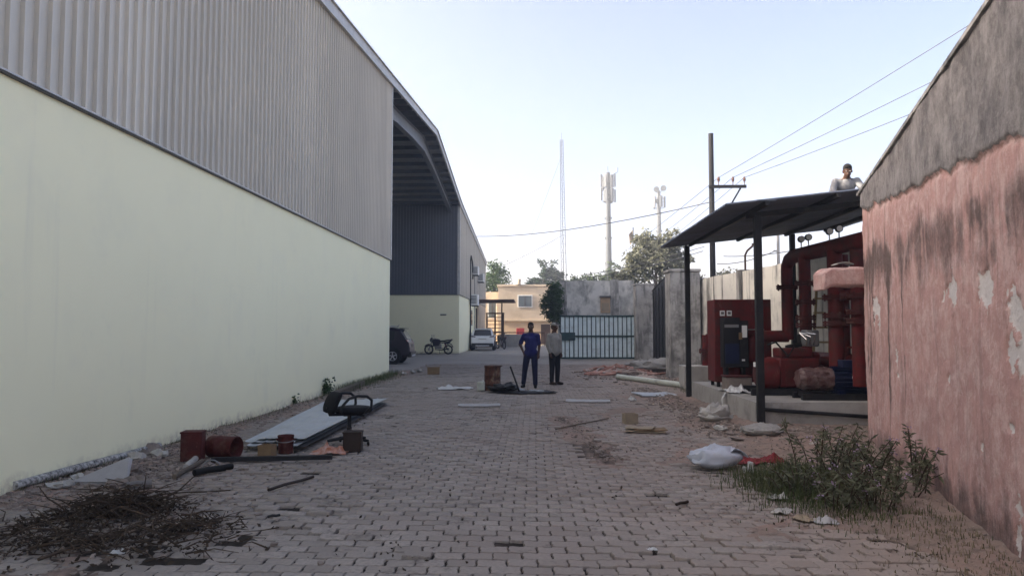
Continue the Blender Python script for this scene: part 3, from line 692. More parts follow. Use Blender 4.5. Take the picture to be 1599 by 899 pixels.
MB().tube([(0, 0, 1.3), (5.2, 0, 1.3)], .05, 6).build('top_rail', 'rust_dark', t)
for i in range(5): MB().tube([(i*1.3, 0, 0), (i*1.3, 0, 1.3)], .04, 6).build('post', 'rust_dark', t)
t = thing('steel_rack', 'brown steel ladder rack with pale rungs beside the white car', 'rack', (-4.35, 67.5, 0))
for x in (0, .75, 1.5): MB().box((x, 0, 1.5), (.14, .3, 3.0)).build('stile', 'rust_dark', t)
for s in (0, 1):
    for i in range(8): MB().box((.375+.75*s, 0, .4+i*.33), (.60, .25, .07)).build('rung', 'wood_grey', t)
MB().box((.75, 0, 3.07), (1.7, .34, .12)).build('top_beam', 'rust_dark', t)

# ------------------------------------------------------------------ fire pumps under the shelter
def flange(b, c, r, axis='z', t=.035, gap=.0):
    ax = {'x': Vector((1, 0, 0)), 'y': Vector((0, 1, 0)), 'z': Vector((0, 0, 1))}[axis]; c = Vector(c)
    for s in (-1, 1): b.tube([c+ax*s*(.005), c+ax*s*(.005+t)], r, 18)
    side = ax.orthogonal().normalized(); oth = ax.cross(side)
    for k in range(8):
        a = 2*math.pi*k/8; p = c+(side*math.cos(a)+oth*math.sin(a))*(r*.86); b.tube([p-ax*(t+.03), p+ax*(t+.03)], .014, 6)
pm_ = thing('pipe_manifold', 'red painted overhead pipe manifold with flanged risers behind the pumps', 'pipework', (5.2, 15.2, PZ))
O = Vector((5.2, 15.2, PZ))
def loc(p): return Vector(p)-O
man = [Vector((5.18, 15.25, 1.35)), Vector((5.18, 15.25, 2.62)), Vector((5.18, 15.22, 2.85)), Vector((5.19, 15.08, 2.98)), Vector((5.20, 14.85, 3.02)), Vector((5.45, 11.5, 3.02))]
MB().tube([loc(p) for p in man], [.115, .115, .12, .13, .14, .145], 18).build('header_pipe', 'red_paint', pm_)
b = MB(); flange(b, loc((5.18, 15.25, 2.42)), .21); b.build('flange', 'red_oxide', pm_)
risers = [((5.20, 14.30), .11, .75, (2.44, 2.08, 1.78, 1.64)), ((5.29, 13.10), .13, .62, (2.12, 1.80, 1.66)), ((5.40, 12.45), .115, .62, (2.12, 1.85, 1.70)), ((5.75, 13.9), .11, .7, (2.3, 1.7))]
for (x, y), r_, z0, fl in risers:
    rr = MB().tube([loc((x, y, 2.95)), loc((x, y, z0))], r_, 16).build('riser', 'red_paint', pm_)
    for z in fl:
        b = MB(); flange(b, loc((x, y, z)), r_*1.7); b.build('flange', 'red_oxide', rr)
MB().tube([loc((5.18, 15.25, 1.42)), loc((4.55, 15.25, 1.42)), loc((4.45, 15.2, 1.36)), loc((4.42, 15.2, .9))], .12, 14).build('branch_pipe', 'red_paint', pm_)
MB().tube([loc((6.0, 11.6, .95)), loc((5.75, 15.6, .95))], .16, 14).build('suction_header', 'red_paint', pm_)
for (x, y) in ((5.20, 14.30), (5.29, 13.10), (5.40, 12.45)):
    MB().tube([loc((x+.1, y, .95)), loc((x+.45, y, .95))], .10, 12).build('suction_branch', 'red_paint', pm_)
MB().tube([loc((5.30, 12.9, 2.15)), loc((5.55, 12.75, 2.15)), loc((6.1, 12.3, 2.12))], .09, 12).build('cross_pipe', 'red_paint', pm_)
for x, y in ((5.22, 14.5), (5.25, 14.2), (5.31, 13.35), (5.34, 13.0)):
    st = MB().tube([loc((x, y, 3.12)), loc((x, y, 3.26))], .012, 6).build('gauge_stem', 'grey_metal', pm_)
    MB().tube([loc((x, y-.03, 3.32)), loc((x, y+.03, 3.32))], .065, 14).build('pressure_gauge', 'black_plastic', st)
    MB().tube([loc((x, y-.034, 3.32)), loc((x, y-.031, 3.32))], .052, 14).build('dial', 'white_paint', st)
b = MB().torus(loc((5.62, 12.9, 1.25)), .2, .018, 20, 6, 'z'); b.tube([loc((5.42, 12.9, 1.25)), loc((5.82, 12.9, 1.25))], .012, 6); b.tube([loc((5.62, 12.9, .98)), loc((5.62, 12.9, 1.25))], .02, 6)
b.build('valve_wheel', 'red_oxide', pm_)

cp = thing('pump_control_panel', 'tall red control panel cabinet with two square meters on its front', 'cabinet', (3.72, 15.35, PZ))
MB().bb(0, 1.16, 0, .65, .10, 1.80).build('cabinet', 'red_paint', cp, bevel=.015)
for q in ((.05, .05), (1.05, .05), (.05, .55), (1.05, .55)): MB().bb(q[0], q[0]+.06, q[1], q[1]+.06, 0, .099).build('leg', 'black_steel', cp)
for x in (.11, .25): 
    w_ = MB().bb(x, x+.10, -.02, -.002, 1.46, 1.57).build('meter', 'white_paint', cp, bevel=.004)
    MB().bb(x+.02, x+.08, -.024, -.021, 1.49, 1.545).build('meter_face', 'concrete_dark', w_)
for x in (.13, .27): MB().tube([(x+.02, -.03, 1.36), (x+.02, -.001, 1.36)], .022, 10).build('lamp', 'orange_paint', cp)
MB().bb(.56, 1.06, -.012, -.002, .75, 1.35).build('door_panel', 'red_paint', cp, bevel=.006)
MB().tube([(.6, -.03, 1.18), (1.0, -.03, 1.18)], .012, 6).build('handle', 'grey_metal', cp)
bu = thing('battery_charger', 'black charger unit with white label in front of the red control panel', 'charger', (3.80, 14.95, PZ))
MB().bb(0, .33, 0, .30, .42, 1.42).build('case', 'black_plastic', bu, bevel=.012)
MB().bb(.331, .50, .02, .28, .42, 1.36).build('side_case', 'black_steel', bu, bevel=.01)
MB().bb(.02, .30, -.02, -.002, 1.22, 1.28).build('ledge', 'grey_metal', bu); MB().bb(.03, .30, -.012, -.002, .50, .90).build('vent', 'blue_motor', bu)
MB().bb(.37, .47, .006, .018, 1.02, 1.26).build('label_plate', 'white_paint', bu); MB().bb(.30, .37, -.006, -.001, .98, 1.12).build('tag', 'cardboard', bu)
MB().bb(.36, .42, .006, .018, .55, .585).build('badge', 'white_paint', bu)
MB().bb(.04, .10, .05, .25, 0, .419).build('stand', 'black_steel', bu); MB().bb(.38, .44, .05, .25, 0, .419).build('stand', 'black_steel', bu)
t = thing('wooden_crate', 'low brownish crate standing at the plinth edge below the charger', 'crate', (3.70, 14.35, PZ))
MB().bb(0, .48, 0, .40, 0, .26).build('box', 'brick_stone', t, bevel=.02); MB().bb(-.02, .5, -.02, .42, .262, .29).build('lid', 'red_oxide', t, bevel=.01)
ep = thing('diesel_pump', 'dark red diesel pump set with round volute and engine block', 'pump', (4.35, 13.7, PZ))
MB().tube([(-.25, -.02, .36), (.05, -.02, .36)], .30, 22).build('volute', 'red_paint', ep, bevel=.02)
MB().tube([(-.30, -.02, .36), (-.252, -.02, .36)], .19, 18).build('inlet_flange', 'red_oxide', ep); MB().bb(-.335, -.302, -.08, .0, .5, .58).build('tag', 'white_paint', ep)
MB().bb(.06, .78, -.25, .55, .14, .66).build('engine_block', 'red_paint', ep, bevel=.03); MB().bb(.12, .70, -.15, .35, .665, .84).build('rocker_cover', 'red_paint', ep, bevel=.03)
MB().tube([(.30, .1, .84), (.55, .1, .90), (.62, .3, 1.05)], .05, 10).build('intake_pipe', 'black_rubber', ep)
MB().box((.70, .0, 1.02), (.24, .3, .30)).build('fuel_filter_box', 'grey_metal', ep, bevel=.03)
for k in range(3): MB().tube([(.58+.06*k, -.16, .9), (.55+.08*k, -.24, 1.0+.05*k), (.48, -.1, 1.12)], .014, 6).build('hose', 'chrome', ep)
MB().bb(-.45, 1.0, -.3, -.2, 0, .12).build('skid', 'black_steel', ep); MB().bb(-.45, 1.0, .45, .55, 0, .12).build('skid', 'black_steel', ep)
MB().tube([(-.1, -.1, .9), (.0, -.25, .95), (.2, -.3, .7), (.35, -.2, .88)], .018, 6).build('cable', 'black_rubber', ep)
mo = thing('electric_motor_pump', 'navy blue ribbed electric motor at the front of the plinth', 'motor', (5.02, 12.75, PZ))
MB().tube([(0, 0, .33), (.62, 0, .33)], .19, 24).build('stator', 'blue_motor', mo)
for k in range(18):
    a = 2*math.pi*k/18; rb = Matrix.Rotation(-a, 3, 'X') ; MB().box(rb @ Vector((.31, 0, .205))+Vector((0, 0, .33)), (.56, .012, .045), rb).build('fin', 'blue_motor', mo)
MB().tube([(.62, 0, .33), (.70, 0, .33)], .22, 20).build('end_shield', 'blue_motor', mo); MB().tube([(.70, 0, .33), (.95, 0, .33)], .15, 16).build('coupling_guard', 'blue_motor', mo)
MB().bb(.18, .46, -.12, .12, .53, .66).build('terminal_box', 'blue_motor', mo, bevel=.015); MB().bb(.28, .36, -.235, -.228, .36, .40).build('name_plate', 'white_paint', mo)
for x in (.08, .5): MB().bb(x, x+.1, -.2, .2, .10, .16).build('foot', 'blue_motor', mo)
MB().bb(-.55, 1.4, -.26, -.16, 0, .10).build('skid', 'black_steel', mo); MB().bb(-.55, 1.4, .16, .26, 0, .10).build('skid', 'black_steel', mo)
b = MB()
for i in range(13):
    pass
def wrapfn(u, v):
    a = 2*math.pi*u; x = -.55+.56*v; r_ = (.20+.022*fbm(math.cos(a)*3.5, math.sin(a)*3.5, v*6)+.012*fbm(math.cos(a)*9, math.sin(a)*9, v*14))*(1-.25*sm(.2, 0, v)); return (x+.02*fbm(a, v*5, 3), r_*math.cos(a), .34+r_*math.sin(a)*.95)
b.grid(60, 28, wrapfn); b.f.append(tuple(range(60))); w_ = b.build('wrapped_fan_cover', 'plastic_wrap', mo, smooth=50); w_['label'] = 'fan end wrapped in dusty clear plastic'
MB().bb(-.5, -.1, -.13, .13, .05, .13).build('foot', 'black_steel', mo)
mo2 = thing('jockey_pump', 'smaller red vertical pump behind the blue motor', 'pump', (5.15, 13.75, PZ))
MB().lathe([(.10, 0), (.17, .02), (.17, .08), (.11, .10), (.11, .45), (.15, .47), (.15, .52), (.09, .54), (.09, .72), (.05, .76)], 18).build('body', 'red_paint', mo2)
MB().tube([(-.28, 0, .22), (.28, 0, .22)], .07, 12).build('ports', 'red_paint', mo2)
ld = thing('ladder', 'bamboo ladder leaning on the compound wall behind the pipes', 'ladder', (5.85, 16.35, PZ), R(12))
for x in (0, .38): MB().tube([(x, -.35, 0), (x+.55, .25, 2.15)], .03, 8).build('rail', 'bamboo', ld)
for i in range(6): f_ = .12+.15*i; MB().tube([(.55*f_-.04, -.35+.6*f_, 2.15*f_), (.55*f_+.42, -.35+.6*f_, 2.15*f_)], .022, 6).build('rung', 'bamboo', ld)
hy = thing('hydrant_pipe', 'short red capped pipe stub rising from a concrete block beside the shelter post', 'pipe', (4.42, 19.6, 0))
MB().bb(-.55, .35, -.35, .4, 0, .62).build('block', 'concrete_pale', hy, bevel=.02)
MB().tube([(.1, 0, .62), (.1, 0, 1.42)], .11, 14).build('pipe', 'red_paint', hy); b = MB(); flange(b, (.1, 0, 1.0), .19); b.build('flange', 'red_oxide', hy); MB().tube([(.1, 0, 1.36), (.52, 0, 1.36)], .09, 12).build('outlet', 'red_paint', hy)

# ------------------------------------------------------------------ cloth, sacks, heaps
def crumple(name, label, cat, p, w, d, h, mat, rz_=0, seed=1.0, n=26, th=.004, edge=.25):
    def fn(u, v):
        x, y = (u-.5)*w, (v-.5)*d; rr = 1+edge*fbm(math.atan2(y/d, x/w)*1.3, seed, 3); fall = sm(.62, .25, math.hypot(u-.5, v-.5))
        k = fbm(u*3.2, v*3.2, seed)+.45*fbm(u*8, v*8, seed+3)
        return (x*rr, y*rr, max(.012, h*(.30+.75*k)*(.25+.75*fall)+.012))
    o = MB().slab(n, n, fn, th).build(name, mat, smooth=50); o.location = p; o.rotation_euler = (0, 0, rz_); return tag(o, label, cat)
def lump(name, label, cat, p, r, mat, seed=1.0, amp=.25, fr=2.0, rz_=0, n=28, parent=None, flat=.0):
    b = MB().ball((0, 0, 0), (1, 1, 1), n, n//2); vs = []
    for v in b.v:
        q = Vector(v); k = 1+amp*fbm(q.x*fr+seed, q.y*fr, q.z*fr)+.3*amp*fbm(q.x*fr*3, q.y*fr*3+seed, q.z*fr*3)
        vs.append((q.x*r[0]*k, q.y*r[1]*k, max(flat, r[2]*(.5+.5*q.z)*k)))
    b.v = vs; o = b.build(name, mat, parent, smooth=60); o.location = p; o.rotation_euler = (0, 0, rz_)
    return tag(o, label, cat) if label else o
sk = thing('sack', 'bulging pale blue-white woven sack lying on the dirt beside a red net', 'sack', G(1116, 731), R(12))
lump('bag', None, None, (0, 0, 0), (.27, .20, .24), 'woven_white', 7.3, .22, 1.5, parent=sk)
b = MB().slab(14, 10, lambda u, v: (.12+.22*v, (-.5+u)*(.16+.12*v), .20+.06*v-.5*(v-.3)**2*.5+.025*fbm(u*5, v*4, 2)), .006); b.build('open_mouth', 'woven_white', sk, smooth=60)
crumple('net_bag', 'flattened red net bag on the ground right of the white sack', 'net', G(1188, 722), .62, .36, .10, 'red_mesh', R(-4), 5.2)
t = thing('broken_bracket', 'small broken white plastic bracket beside the red net', 'bracket', G(1172, 738), R(20)); MB().bb(-.08, .08, -.03, .03, 0, .03).build('base', 'white_plastic', t); MB().box((.0, 0, .075), (.03, .06, .09)).build('upright', 'white_plastic', t); MB().bb(-.08, -.05, -.03, .03, .031, .07).build('lug', 'white_plastic', t)
crumple('plastic_sheet', 'crumpled white plastic sheet at the far corner of the concrete plinth', 'sheet', (3.78, 14.15, PZ+.004), .40, .8, .14, 'white_plastic', 0, 8.1)
o = MB().slab(8, 20, lambda u, v: (-.08-.06*sm(.15, .5, v)-.015*fbm(u*3, v*6, 2), .12*(u-.5)*(1+.3*fbm(v*4, 1)), .40-.62*max(0, v-.15)*.6), .004).build('plastic_strip', 'white_plastic'); place(o, (PX0+.06, 13.95, .0)); tag(o, 'white plastic strip hanging down the side of the plinth', 'sheet')
lump('cement_bag', 'torn pale cement bag slumped against the foot of the plinth', 'bag', G(1118, 660), (.28, .22, .28), 'concrete_pale', 6.1, .35, 1.8)
lump('mortar_heap', 'small cone of dry mortar around the shelter post foot', 'heap', G(1190, 680), (.30, .28, .17), 'mortar', 2.2, .2, 3)
lump('gravel_heap', 'grey gravel heap at the foot of the dark gate', 'heap', (4.35, 27.2, 0), (.95, .8, .45), 'mortar', 4.4, .3, 2.5)
hz_ = thing('hose_heap', 'tangled heap of faded red fire hoses on the paving before the pale gate', 'hose heap', (2.85, 26.2, 0))
rr = random.Random(5)
for k in range(26):
    x, y, a = rr.gauss(0, .75), rr.gauss(0, .55), rr.uniform(0, 6.28); pts = []
    for i in range(16):
        a += rr.gauss(0, .55); x += .16*math.cos(a); y += .13*math.sin(a)
        x -= .10*x*(abs(x) > 1.0); y -= .12*y*(abs(y) > .8); pts.append((x, y, .05+.33*max(0, 1-math.hypot(x/1.5, y/1.1))*rr.uniform(.5, 1)))
    MB().tube(pts, .035, 6).build('hose', 'hose_red' if k % 3 else 'hose_pale', hz_)
for k, (px, py, w) in enumerate(((1012, 590, .7), (1035, 582, .6))): crumple('tarp_scrap', ('crumpled pale tarp scrap right of the hose heap', 'crumpled tarp scrap near the foot of the gate pillar')[k], 'tarp', G(px, py), w, .5, .16, 'hose_pale', k, 3.3+k)
o = MB().tube([(-1.35, 0, .085), (1.35, 0, .085)], .08, 14); o = o.build('plastic_pipe', 'pvc'); pa, pc = G(965, 592), G(1074, 607); place(o, (pa+pc)/2, math.atan2(pc.y-pa.y, pc.x-pa.x)); o.scale.x = (pc-pa).length/2.7; tag(o, 'long pale plastic pipe lying beside the plinth', 'pipe')
def sheet(name, label, cat, p, w, d, mat, rz_, th=.02, lift=.03, seed=1.0):
    o = MB().slab(10, 8, lambda u, v: ((u-.5)*w, (v-.5)*d, th+.004+lift*(u-.5)**2*2+.012*fbm(u*2, v*2, seed)+.008), th).build(name, mat, smooth=40)
    o.location = p; o.rotation_euler = (0, 0, rz_); return tag(o, label, cat)
sheet('board', 'thin grey board on the paving left of the iron bar', 'board', G(748, 634), .85, .42, 'board_grey', R(6), .018, .02, 1)
sheet('board', 'thin pale board lying flat near the middle of the paving', 'board', G(918, 627), .95, .5, 'board_grey', R(-4), .015, .02, 2)
sheet('white_panel', 'flat white panel on the ground near the plinth', 'panel', G(1022, 617), .85, 1.0, 'white_sheet', R(9), .02, .02, 3)
t = thing('flattened_carton', 'flattened cardboard cartons stacked on the paving below the small box', 'carton', G(1008, 674), R(-8))
for k, (dx, w, d, a, mt) in enumerate(((0, .60, .34, 0, 'cardboard_pale'), (.06, .50, .30, .15, 'cardboard'), (-.08, .42, .26, -.2, 'cardboard_pale'))):
    q = MB().slab(8, 6, lambda u, v: ((u-.5)*w, (v-.5)*d, .02+.022*k+.03*(u-.5)**2+.01*fbm(u*2, v*2, k)), .012).build('flap', mt, t, smooth=40); q.location = (dx, 0, .004); q.rotation_euler = (0, 0, a)
def carton(label, p, d, rz_, mat='cardboard', flaps=True):
    t = thing('carton_box', label, 'box', p, rz_); w, dd, h = d; th = .008
    MB().bb(-w/2, w/2, -dd/2, dd/2, 0.002, th).build('bottom', mat, t)
    for s in (-1, 1):
        MB().box((0, s*(dd/2-th/2), h/2+th), (w, th, h)).build('side', mat, t); MB().box((s*(w/2-th/2), 0, h/2+th), (th, dd-2*th, h)).build('side', mat, t)
        if flaps: MB().box((s*(w/2+.03), 0, h+.05), (th, dd*.9, .12), Matrix.Rotation(s*.5, 3, 'Y')).build('flap', mat, t)
carton('open brown carton with raised flaps standing alone left of the rusty drum', G(677, 584), (.42, .3, .24), R(5))
carton('small tan carton between the fallen drum and the red bucket', G(417, 717), (.17, .15, .17), R(-6), 'cardboard', False)
carton('small weathered box on the dirt above the flattened cartons', G(984, 661), (.22, .17, .16), R(12), 'cardboard_pale', False)

# ------------------------------------------------------------------ rusty drum and work spot in the middle
p = G(769, 609); t = thing('rusty_drum', 'rusty open drum standing in the middle of the paving', 'drum', p)
MB().lathe([(.205, 0), (.21, .02), (.208, .16), (.218, .175), (.208, .19), (.208, .38), (.218, .395), (.208, .41), (.205, .58), (.215, .60), (.215, .615), (.195, .615), (.19, .58), (.185, .05)], 28).build('barrel', 'rust', t, smooth=60)
MB().tube([(.03, -.03, .620), (.03, -.03, .637)], .235, 20).build('lid', 'rust', t)
t = thing('jerrycan', 'dirty cream plastic can against the rusty drum', 'can', G(751, 610)); MB().bb(-.10, .10, -.08, .08, 0, .24).build('body', 'pvc', t, bevel=.03); MB().tube([(.05, 0, .24), (.05, 0, .28)], .025, 10).build('neck', 'white_plastic', t)
lump('tar_heap', 'black heap of tar and ash at the foot of the drum', 'heap', G(786, 612), (.36, .30, .20), 'tar', 1.1, .35, 2.6)
o = lump('tar_spill', 'flat black tar spill on the paving around the iron bar', 'spill', G(822, 613), (.75, .42, .05), 'tar', 5.5, .4, 2.2)
crumple('silver_foil', 'small crumpled silvery sheet lying on the tar spill', 'foil', G(808, 612)+Vector((0, 0, .035)), .35, .16, .06, 'white_sheet', .2, 2.2)
crumple('silver_foil', 'torn silvery sheet on the right end of the tar spill', 'foil', G(836, 613)+Vector((0, 0, .035)), .4, .14, .05, 'white_sheet', -.1, 4.2)
pa = G(812, 614); o = MB().tube([(0, 0, .01), (-.24, .02, .66)], .022, 8).build('iron_bar', 'black_steel'); o.location = pa; tag(o, 'black iron bar standing at a slant in the tar spill', 'bar')
crumple('paper_sack', 'flattened dirty white paper sack left of the rusty drum', 'sack', G(709, 607), .85, .5, .09, 'white_plastic', .1, 6.6)

# ------------------------------------------------------------------ things lying along the left wall
t = thing('square_tin', 'tall red oxide square tin standing by the wall', 'tin', G(301, 719), R(8))
MB().bb(-.12, .12, -.10, .10, 0.001, .345).build('body', 'red_oxide', t, bevel=.02); MB().bb(-.125, .125, -.105, .105, .33, .352).build('top_rim', 'red_oxide', t, bevel=.006)
t = thing('fallen_drum', 'red oxide paint drum lying on its side with its mouth open', 'drum', G(347, 716)+Vector((0, .05, 0)), R(-14))
m4 = Matrix.Translation((-.19, 0, .135)) @ Matrix.Rotation(R(90), 4, 'Y')
MB().lathe([(.125, 0), (.13, .01), (.13, .12), (.135, .13), (.13, .14), (.13, .34), (.137, .36), (.128, .37), (.12, .36), (.118, .02)], 28, m4).build('shell', 'red_oxide', t, smooth=60)
t = thing('paint_bucket', 'small red oxide bucket with lugs standing upright', 'bucket', G(446, 707), R(5))
MB().lathe([(.085, 0), (.09, .01), (.098, .20), (.104, .21), (.10, .225), (.09, .21), (.08, .02)], 24).build('pail', 'red_oxide', t, smooth=60)
for s in (-1, 1): MB().box((s*.108, 0, .17), (.02, .03, .03)).build('lug', 'red_oxide', t)
MB().tube([(-.11*math.cos(a), -.02-.11*math.sin(a), .17-.02*math.sin(a)) for a in [i*math.pi/10 for i in range(11)]], .004, 5).build('bail', 'grey_metal', t)
t = thing('brown_tin', 'dark brown square tin standing in front of the office chair base', 'tin', G(551, 704), R(6)); MB().bb(-.115, .115, -.10, .10, 0, .25).build('body', 'brown_tin', t, bevel=.012); MB().bb(-.12, .12, -.105, .105, .235, .256).build('rim', 'brown_tin', t)
crumple('plastic_bag', 'crumpled orange and white plastic bag beside the brown tin', 'bag', G(517, 707), .44, .32, .12, 'orange_plastic', .1, 9.3)
def lying(name, label, cat, pa, pc, r_, mat, n=10, z=None, square=False):
    a, c = G(*pa), G(*pc); m = (a+c)/2; h = (c-a)/2; z = r_+.012 if z is None else z
    b = MB()
    if square: b.box((0, 0, z), (h.length*2, r_*2, r_*1.6), None)
    else: b.tube([(-h.length, 0, z), (-h.length*.3, 0, z+.006), (h.length*.4, 0, z-.002), (h.length, 0, z)], r_, n)
    o = b.build(name, mat, bevel=.004 if square else 0); o.location = m; o.rotation_euler = (0, 0, math.atan2(h.y, h.x)); return tag(o, label, cat)
lying('steel_beam', 'long black square steel beam lying in front of the drums', 'beam', (330, 723), (519, 719), .032, 'black_steel', square=True)
lying('flaked_pipe', 'long pipe with flaking white paint lying along the wall foot', 'pipe', (22, 768), (248, 703), .042, 'flaked_pipe', 12, .06)
lying('pipe_offcut', 'short black wrapped pipe offcut on the paving', 'pipe', (303, 745), (362, 734), .035, 'black_rubber', 12)
lying('pipe_offcut', 'grey pipe offcut lying aslant beside the tall tin', 'pipe', (272, 750), (316, 724), .026, 'wood_grey', 10)
lying('pipe_offcut', 'stubby grey pipe piece at the foot of the tall tin', 'pipe', (290, 736), (305, 722), .035, 'concrete', 12)
lying('pipe_offcut', 'dark grey pipe piece above the heap of dry twigs', 'pipe', (197, 768), (236, 763), .04, 'concrete_dark', 12)
lying('wooden_strip', 'thin dark wooden strip lying alone on the paving', 'stick', (419, 769), (489, 748), .016, 'brown_tin', 6)
lying('wooden_strip', 'thin bent stick lying over the torn paving seam', 'stick', (868, 672), (950, 655), .012, 'wood_grey', 6)
lying('bolt', 'small dark iron bolt on the paving', 'bolt', (418, 811), (437, 808), .012, 'black_steel', 6)
lying('wooden_strip', 'short dark stick on the dirt right of the paving', 'stick', (1056, 792), (1074, 787), .014, 'brown_tin', 6)
lying('timber', 'weathered timber lying along the wall foot behind the chair', 'timber', (520, 622), (566, 602), .07, 'wood_grey', square=True)
o = MB().tube([(.1*math.cos(a), 0, .02+.1*math.sin(a)) for a in [i*math.pi/10 for i in range(11)]], .008, 6).build('wire_hoop', 'grey_metal'); place(o, G(330, 735), R(10)); tag(o, 'half hoop of grey wire by the pipe offcuts', 'wire')
st = thing('roof_sheet_stack', 'stack of long pale ribbed metal sheets lying beside the wall', 'metal sheets', (0, 0, 0))
q = [G(372, 703), G(452, 703), G(592, 632), G(500, 636)]
for k in range(4):
    dx, dy = (0, .07, .16, .05)[k], (0, -.10, .06, .16)[k]; zz = .05+.026*k
    def fn(u, v):
        a = q[0].lerp(q[1], u).lerp(q[3].lerp(q[2], u), v); rib = .013*max(0, math.cos(u*2*math.pi*5))**6
        return (a.x+(.22-dx), a.y+dy, zz+rib+.01*fbm(u, v*3, k))
    MB().slab(40, 4, fn, .003).build('sheet', 'white_sheet' if k > 0 else 'dark_flashing', st, smooth=40)
# office chair
oc = thing('office_chair', 'worn black swivel office chair with loop armrests behind the brown tin', 'chair', G(545, 694), R(36))
def rb_box(c, d, rot=None): return MB().box(c, d, rot)
for k in range(5):
    a = R(72*k+20); leg = MB().tube([(.03*math.cos(a), .03*math.sin(a), .10), (.29*math.cos(a), .29*math.sin(a), .065)], [.028, .018], 8).build('base_leg', 'black_plastic', oc)
    MB().torus((.29*math.cos(a), .29*math.sin(a), .03), .018, .012, 12, 6, 'x').build('caster', 'black_rubber', leg)
MB().tube([(0, 0, .09), (0, 0, .24)], .035, 12).build('gas_column', 'black_plastic', oc); MB().tube([(0, 0, .24), (0, 0, .40)], .026, 10).build('piston', 'black_plastic', oc)
rb_box((0, 0, .41), (.22, .2, .03)).build('mechanism', 'black_steel', oc, bevel=.008); rb_box((.12, -.12, .40), (.04, .12, .02)).build('lever', 'black_plastic', oc)
b = MB().ball((.05, 0, .47), (.27, .25, .075), 24, 12); b.v = [(x, y, min(z, .515)) for x, y, z in b.v]; b.build('seat', 'black_fabric', oc)
rot = Matrix.Rotation(R(24), 3, 'Y')
b = MB().slab(14, 12, lambda u, v: ((u-.5)*.06*0, 0, 0), .01)
b = MB(); vs = []
b.ball((0, 0, 0), (.04, .24, .24), 20, 12, None); b.v = [tuple(rot @ Vector((x+.10*(z/.24)**2*.3, max(-.20, min(.20, y*1.15)), max(-.15, min(.15, z*.84))))+Vector((-.25, 0, .585))) for x, y, z in b.v]
b.build('backrest', 'black_fabric', oc, smooth=60)
MB().tube([(-.02, 0, .41), (-.28, 0, .42), (-.31, 0, .52)], .02, 8).build('back_strut', 'black_steel', oc)
for s in (-1, 1):
    pts = [(-.22, s*.25, .46), (-.20, s*.27, .56), (-.12, s*.28, .645), (0, s*.285, .675), (.13, s*.285, .665), (.20, s*.28, .61), (.20, s*.27, .52), (.14, s*.24, .45), (.06, s*.16, .425)]
    MB().tube(pts, .019, 8).build('armrest', 'black_plastic', oc)
# slab and stones by the wall
o = MB().add([(-.30, -.12, .01), (.28, -.16, .01), (.16, .13, .21), (-.30, -.12, -.02), (.28, -.14, -.02), (.18, .17, .18)], [(0, 1, 2), (5, 4, 3), (0, 3, 4, 1), (1, 4, 5, 2), (2, 5, 3, 0)]).build('broken_slab', 'board_grey', smooth=0); place(o, G(166, 752)+Vector((0, 0, .02)), R(4)); tag(o, 'triangular grey broken slab propped on the rubble by the wall', 'slab')
def stone(p, s, label, seed, mat='brick_stone', grp=None):
    o = lump('stone', label, 'stone', p, s, mat, seed, .45, 1.5, seed, 12)
    for pl_ in o.data.polygons: pl_.use_smooth = False
    if grp: o['group'] = grp
rr = random.Random(11)
for i, (px, py) in enumerate(((215, 722), (228, 714), (205, 738), (120, 752), (190, 745), (238, 708), (95, 762), (140, 745), (175, 735), (250, 715), (180, 762), (210, 755))):
    stone(G(px, py), (rr.uniform(.07, .14), rr.uniform(.06, .1), rr.uniform(.06, .12)), 'rough broken stone in the rubble between the wall pipe and the twigs', i*1.7, 'brick_stone' if i % 3 else 'concrete_pale', 'broken stones by the left wall')
for i, (px, py) in enumerate(((1125, 672), (1140, 678), (1105, 668), (1160, 676), (1150, 686), (1225, 690), (1290, 690), (1310, 694), (1240, 684), (1270, 695), (1085, 640), (1062, 630), (1070, 622), (1054, 625))):
    stone(G(px, py), (rr.uniform(.05, .11), rr.uniform(.05, .09), rr.uniform(.04, .09)), 'small broken stone lying at the foot of the pump plinth', i*2.3+40, 'brick_stone' if i % 3 else 'concrete_pale', 'broken stones by the plinth')
for i, (px, py) in enumerate(((645, 583), (630, 586), (655, 581))): stone(G(px, py), (.14, .1, .12), 'grey stone on the paving near the warehouse corner', i*3.1+80, 'concrete', 'stones near the warehouse corner')
crumple('paper_scrap', 'white crumpled paper scrap in front of the dry twigs', 'paper', G(183, 866), .10, .05, .05, 'white_plastic', .6, 1.4, 10)
crumple('paper_scrap', 'small white paper scrap low in the middle right of the paving', 'paper', G(1018, 860), .07, .04, .02, 'white_plastic', .2, 2.4, 10)
crumple('paper_scrap', 'white plastic cup scrap on the dirt left of the white panel', 'paper', G(988, 625), .16, .12, .14, 'white_plastic', .2, 3.4, 12)
for k, (px, py, lb) in enumerate(((1215, 778, 'pale crumpled plastic wrapper at the left edge of the weeds'), (1222, 800, 'broken grey plastic piece in front of the weeds'), (1255, 812, 'yellowish wrapper on the dirt in front of the weeds'), (1290, 816, 'flat pale wrapper lying in the dirt below the weeds'))):
    crumple('wrapper', lb, 'litter', G(px, py), .17, .13, .05, ('concrete_pale', 'concrete_pale', 'cardboard_pale', 'board_grey')[k], k, 7.7+k, 14)
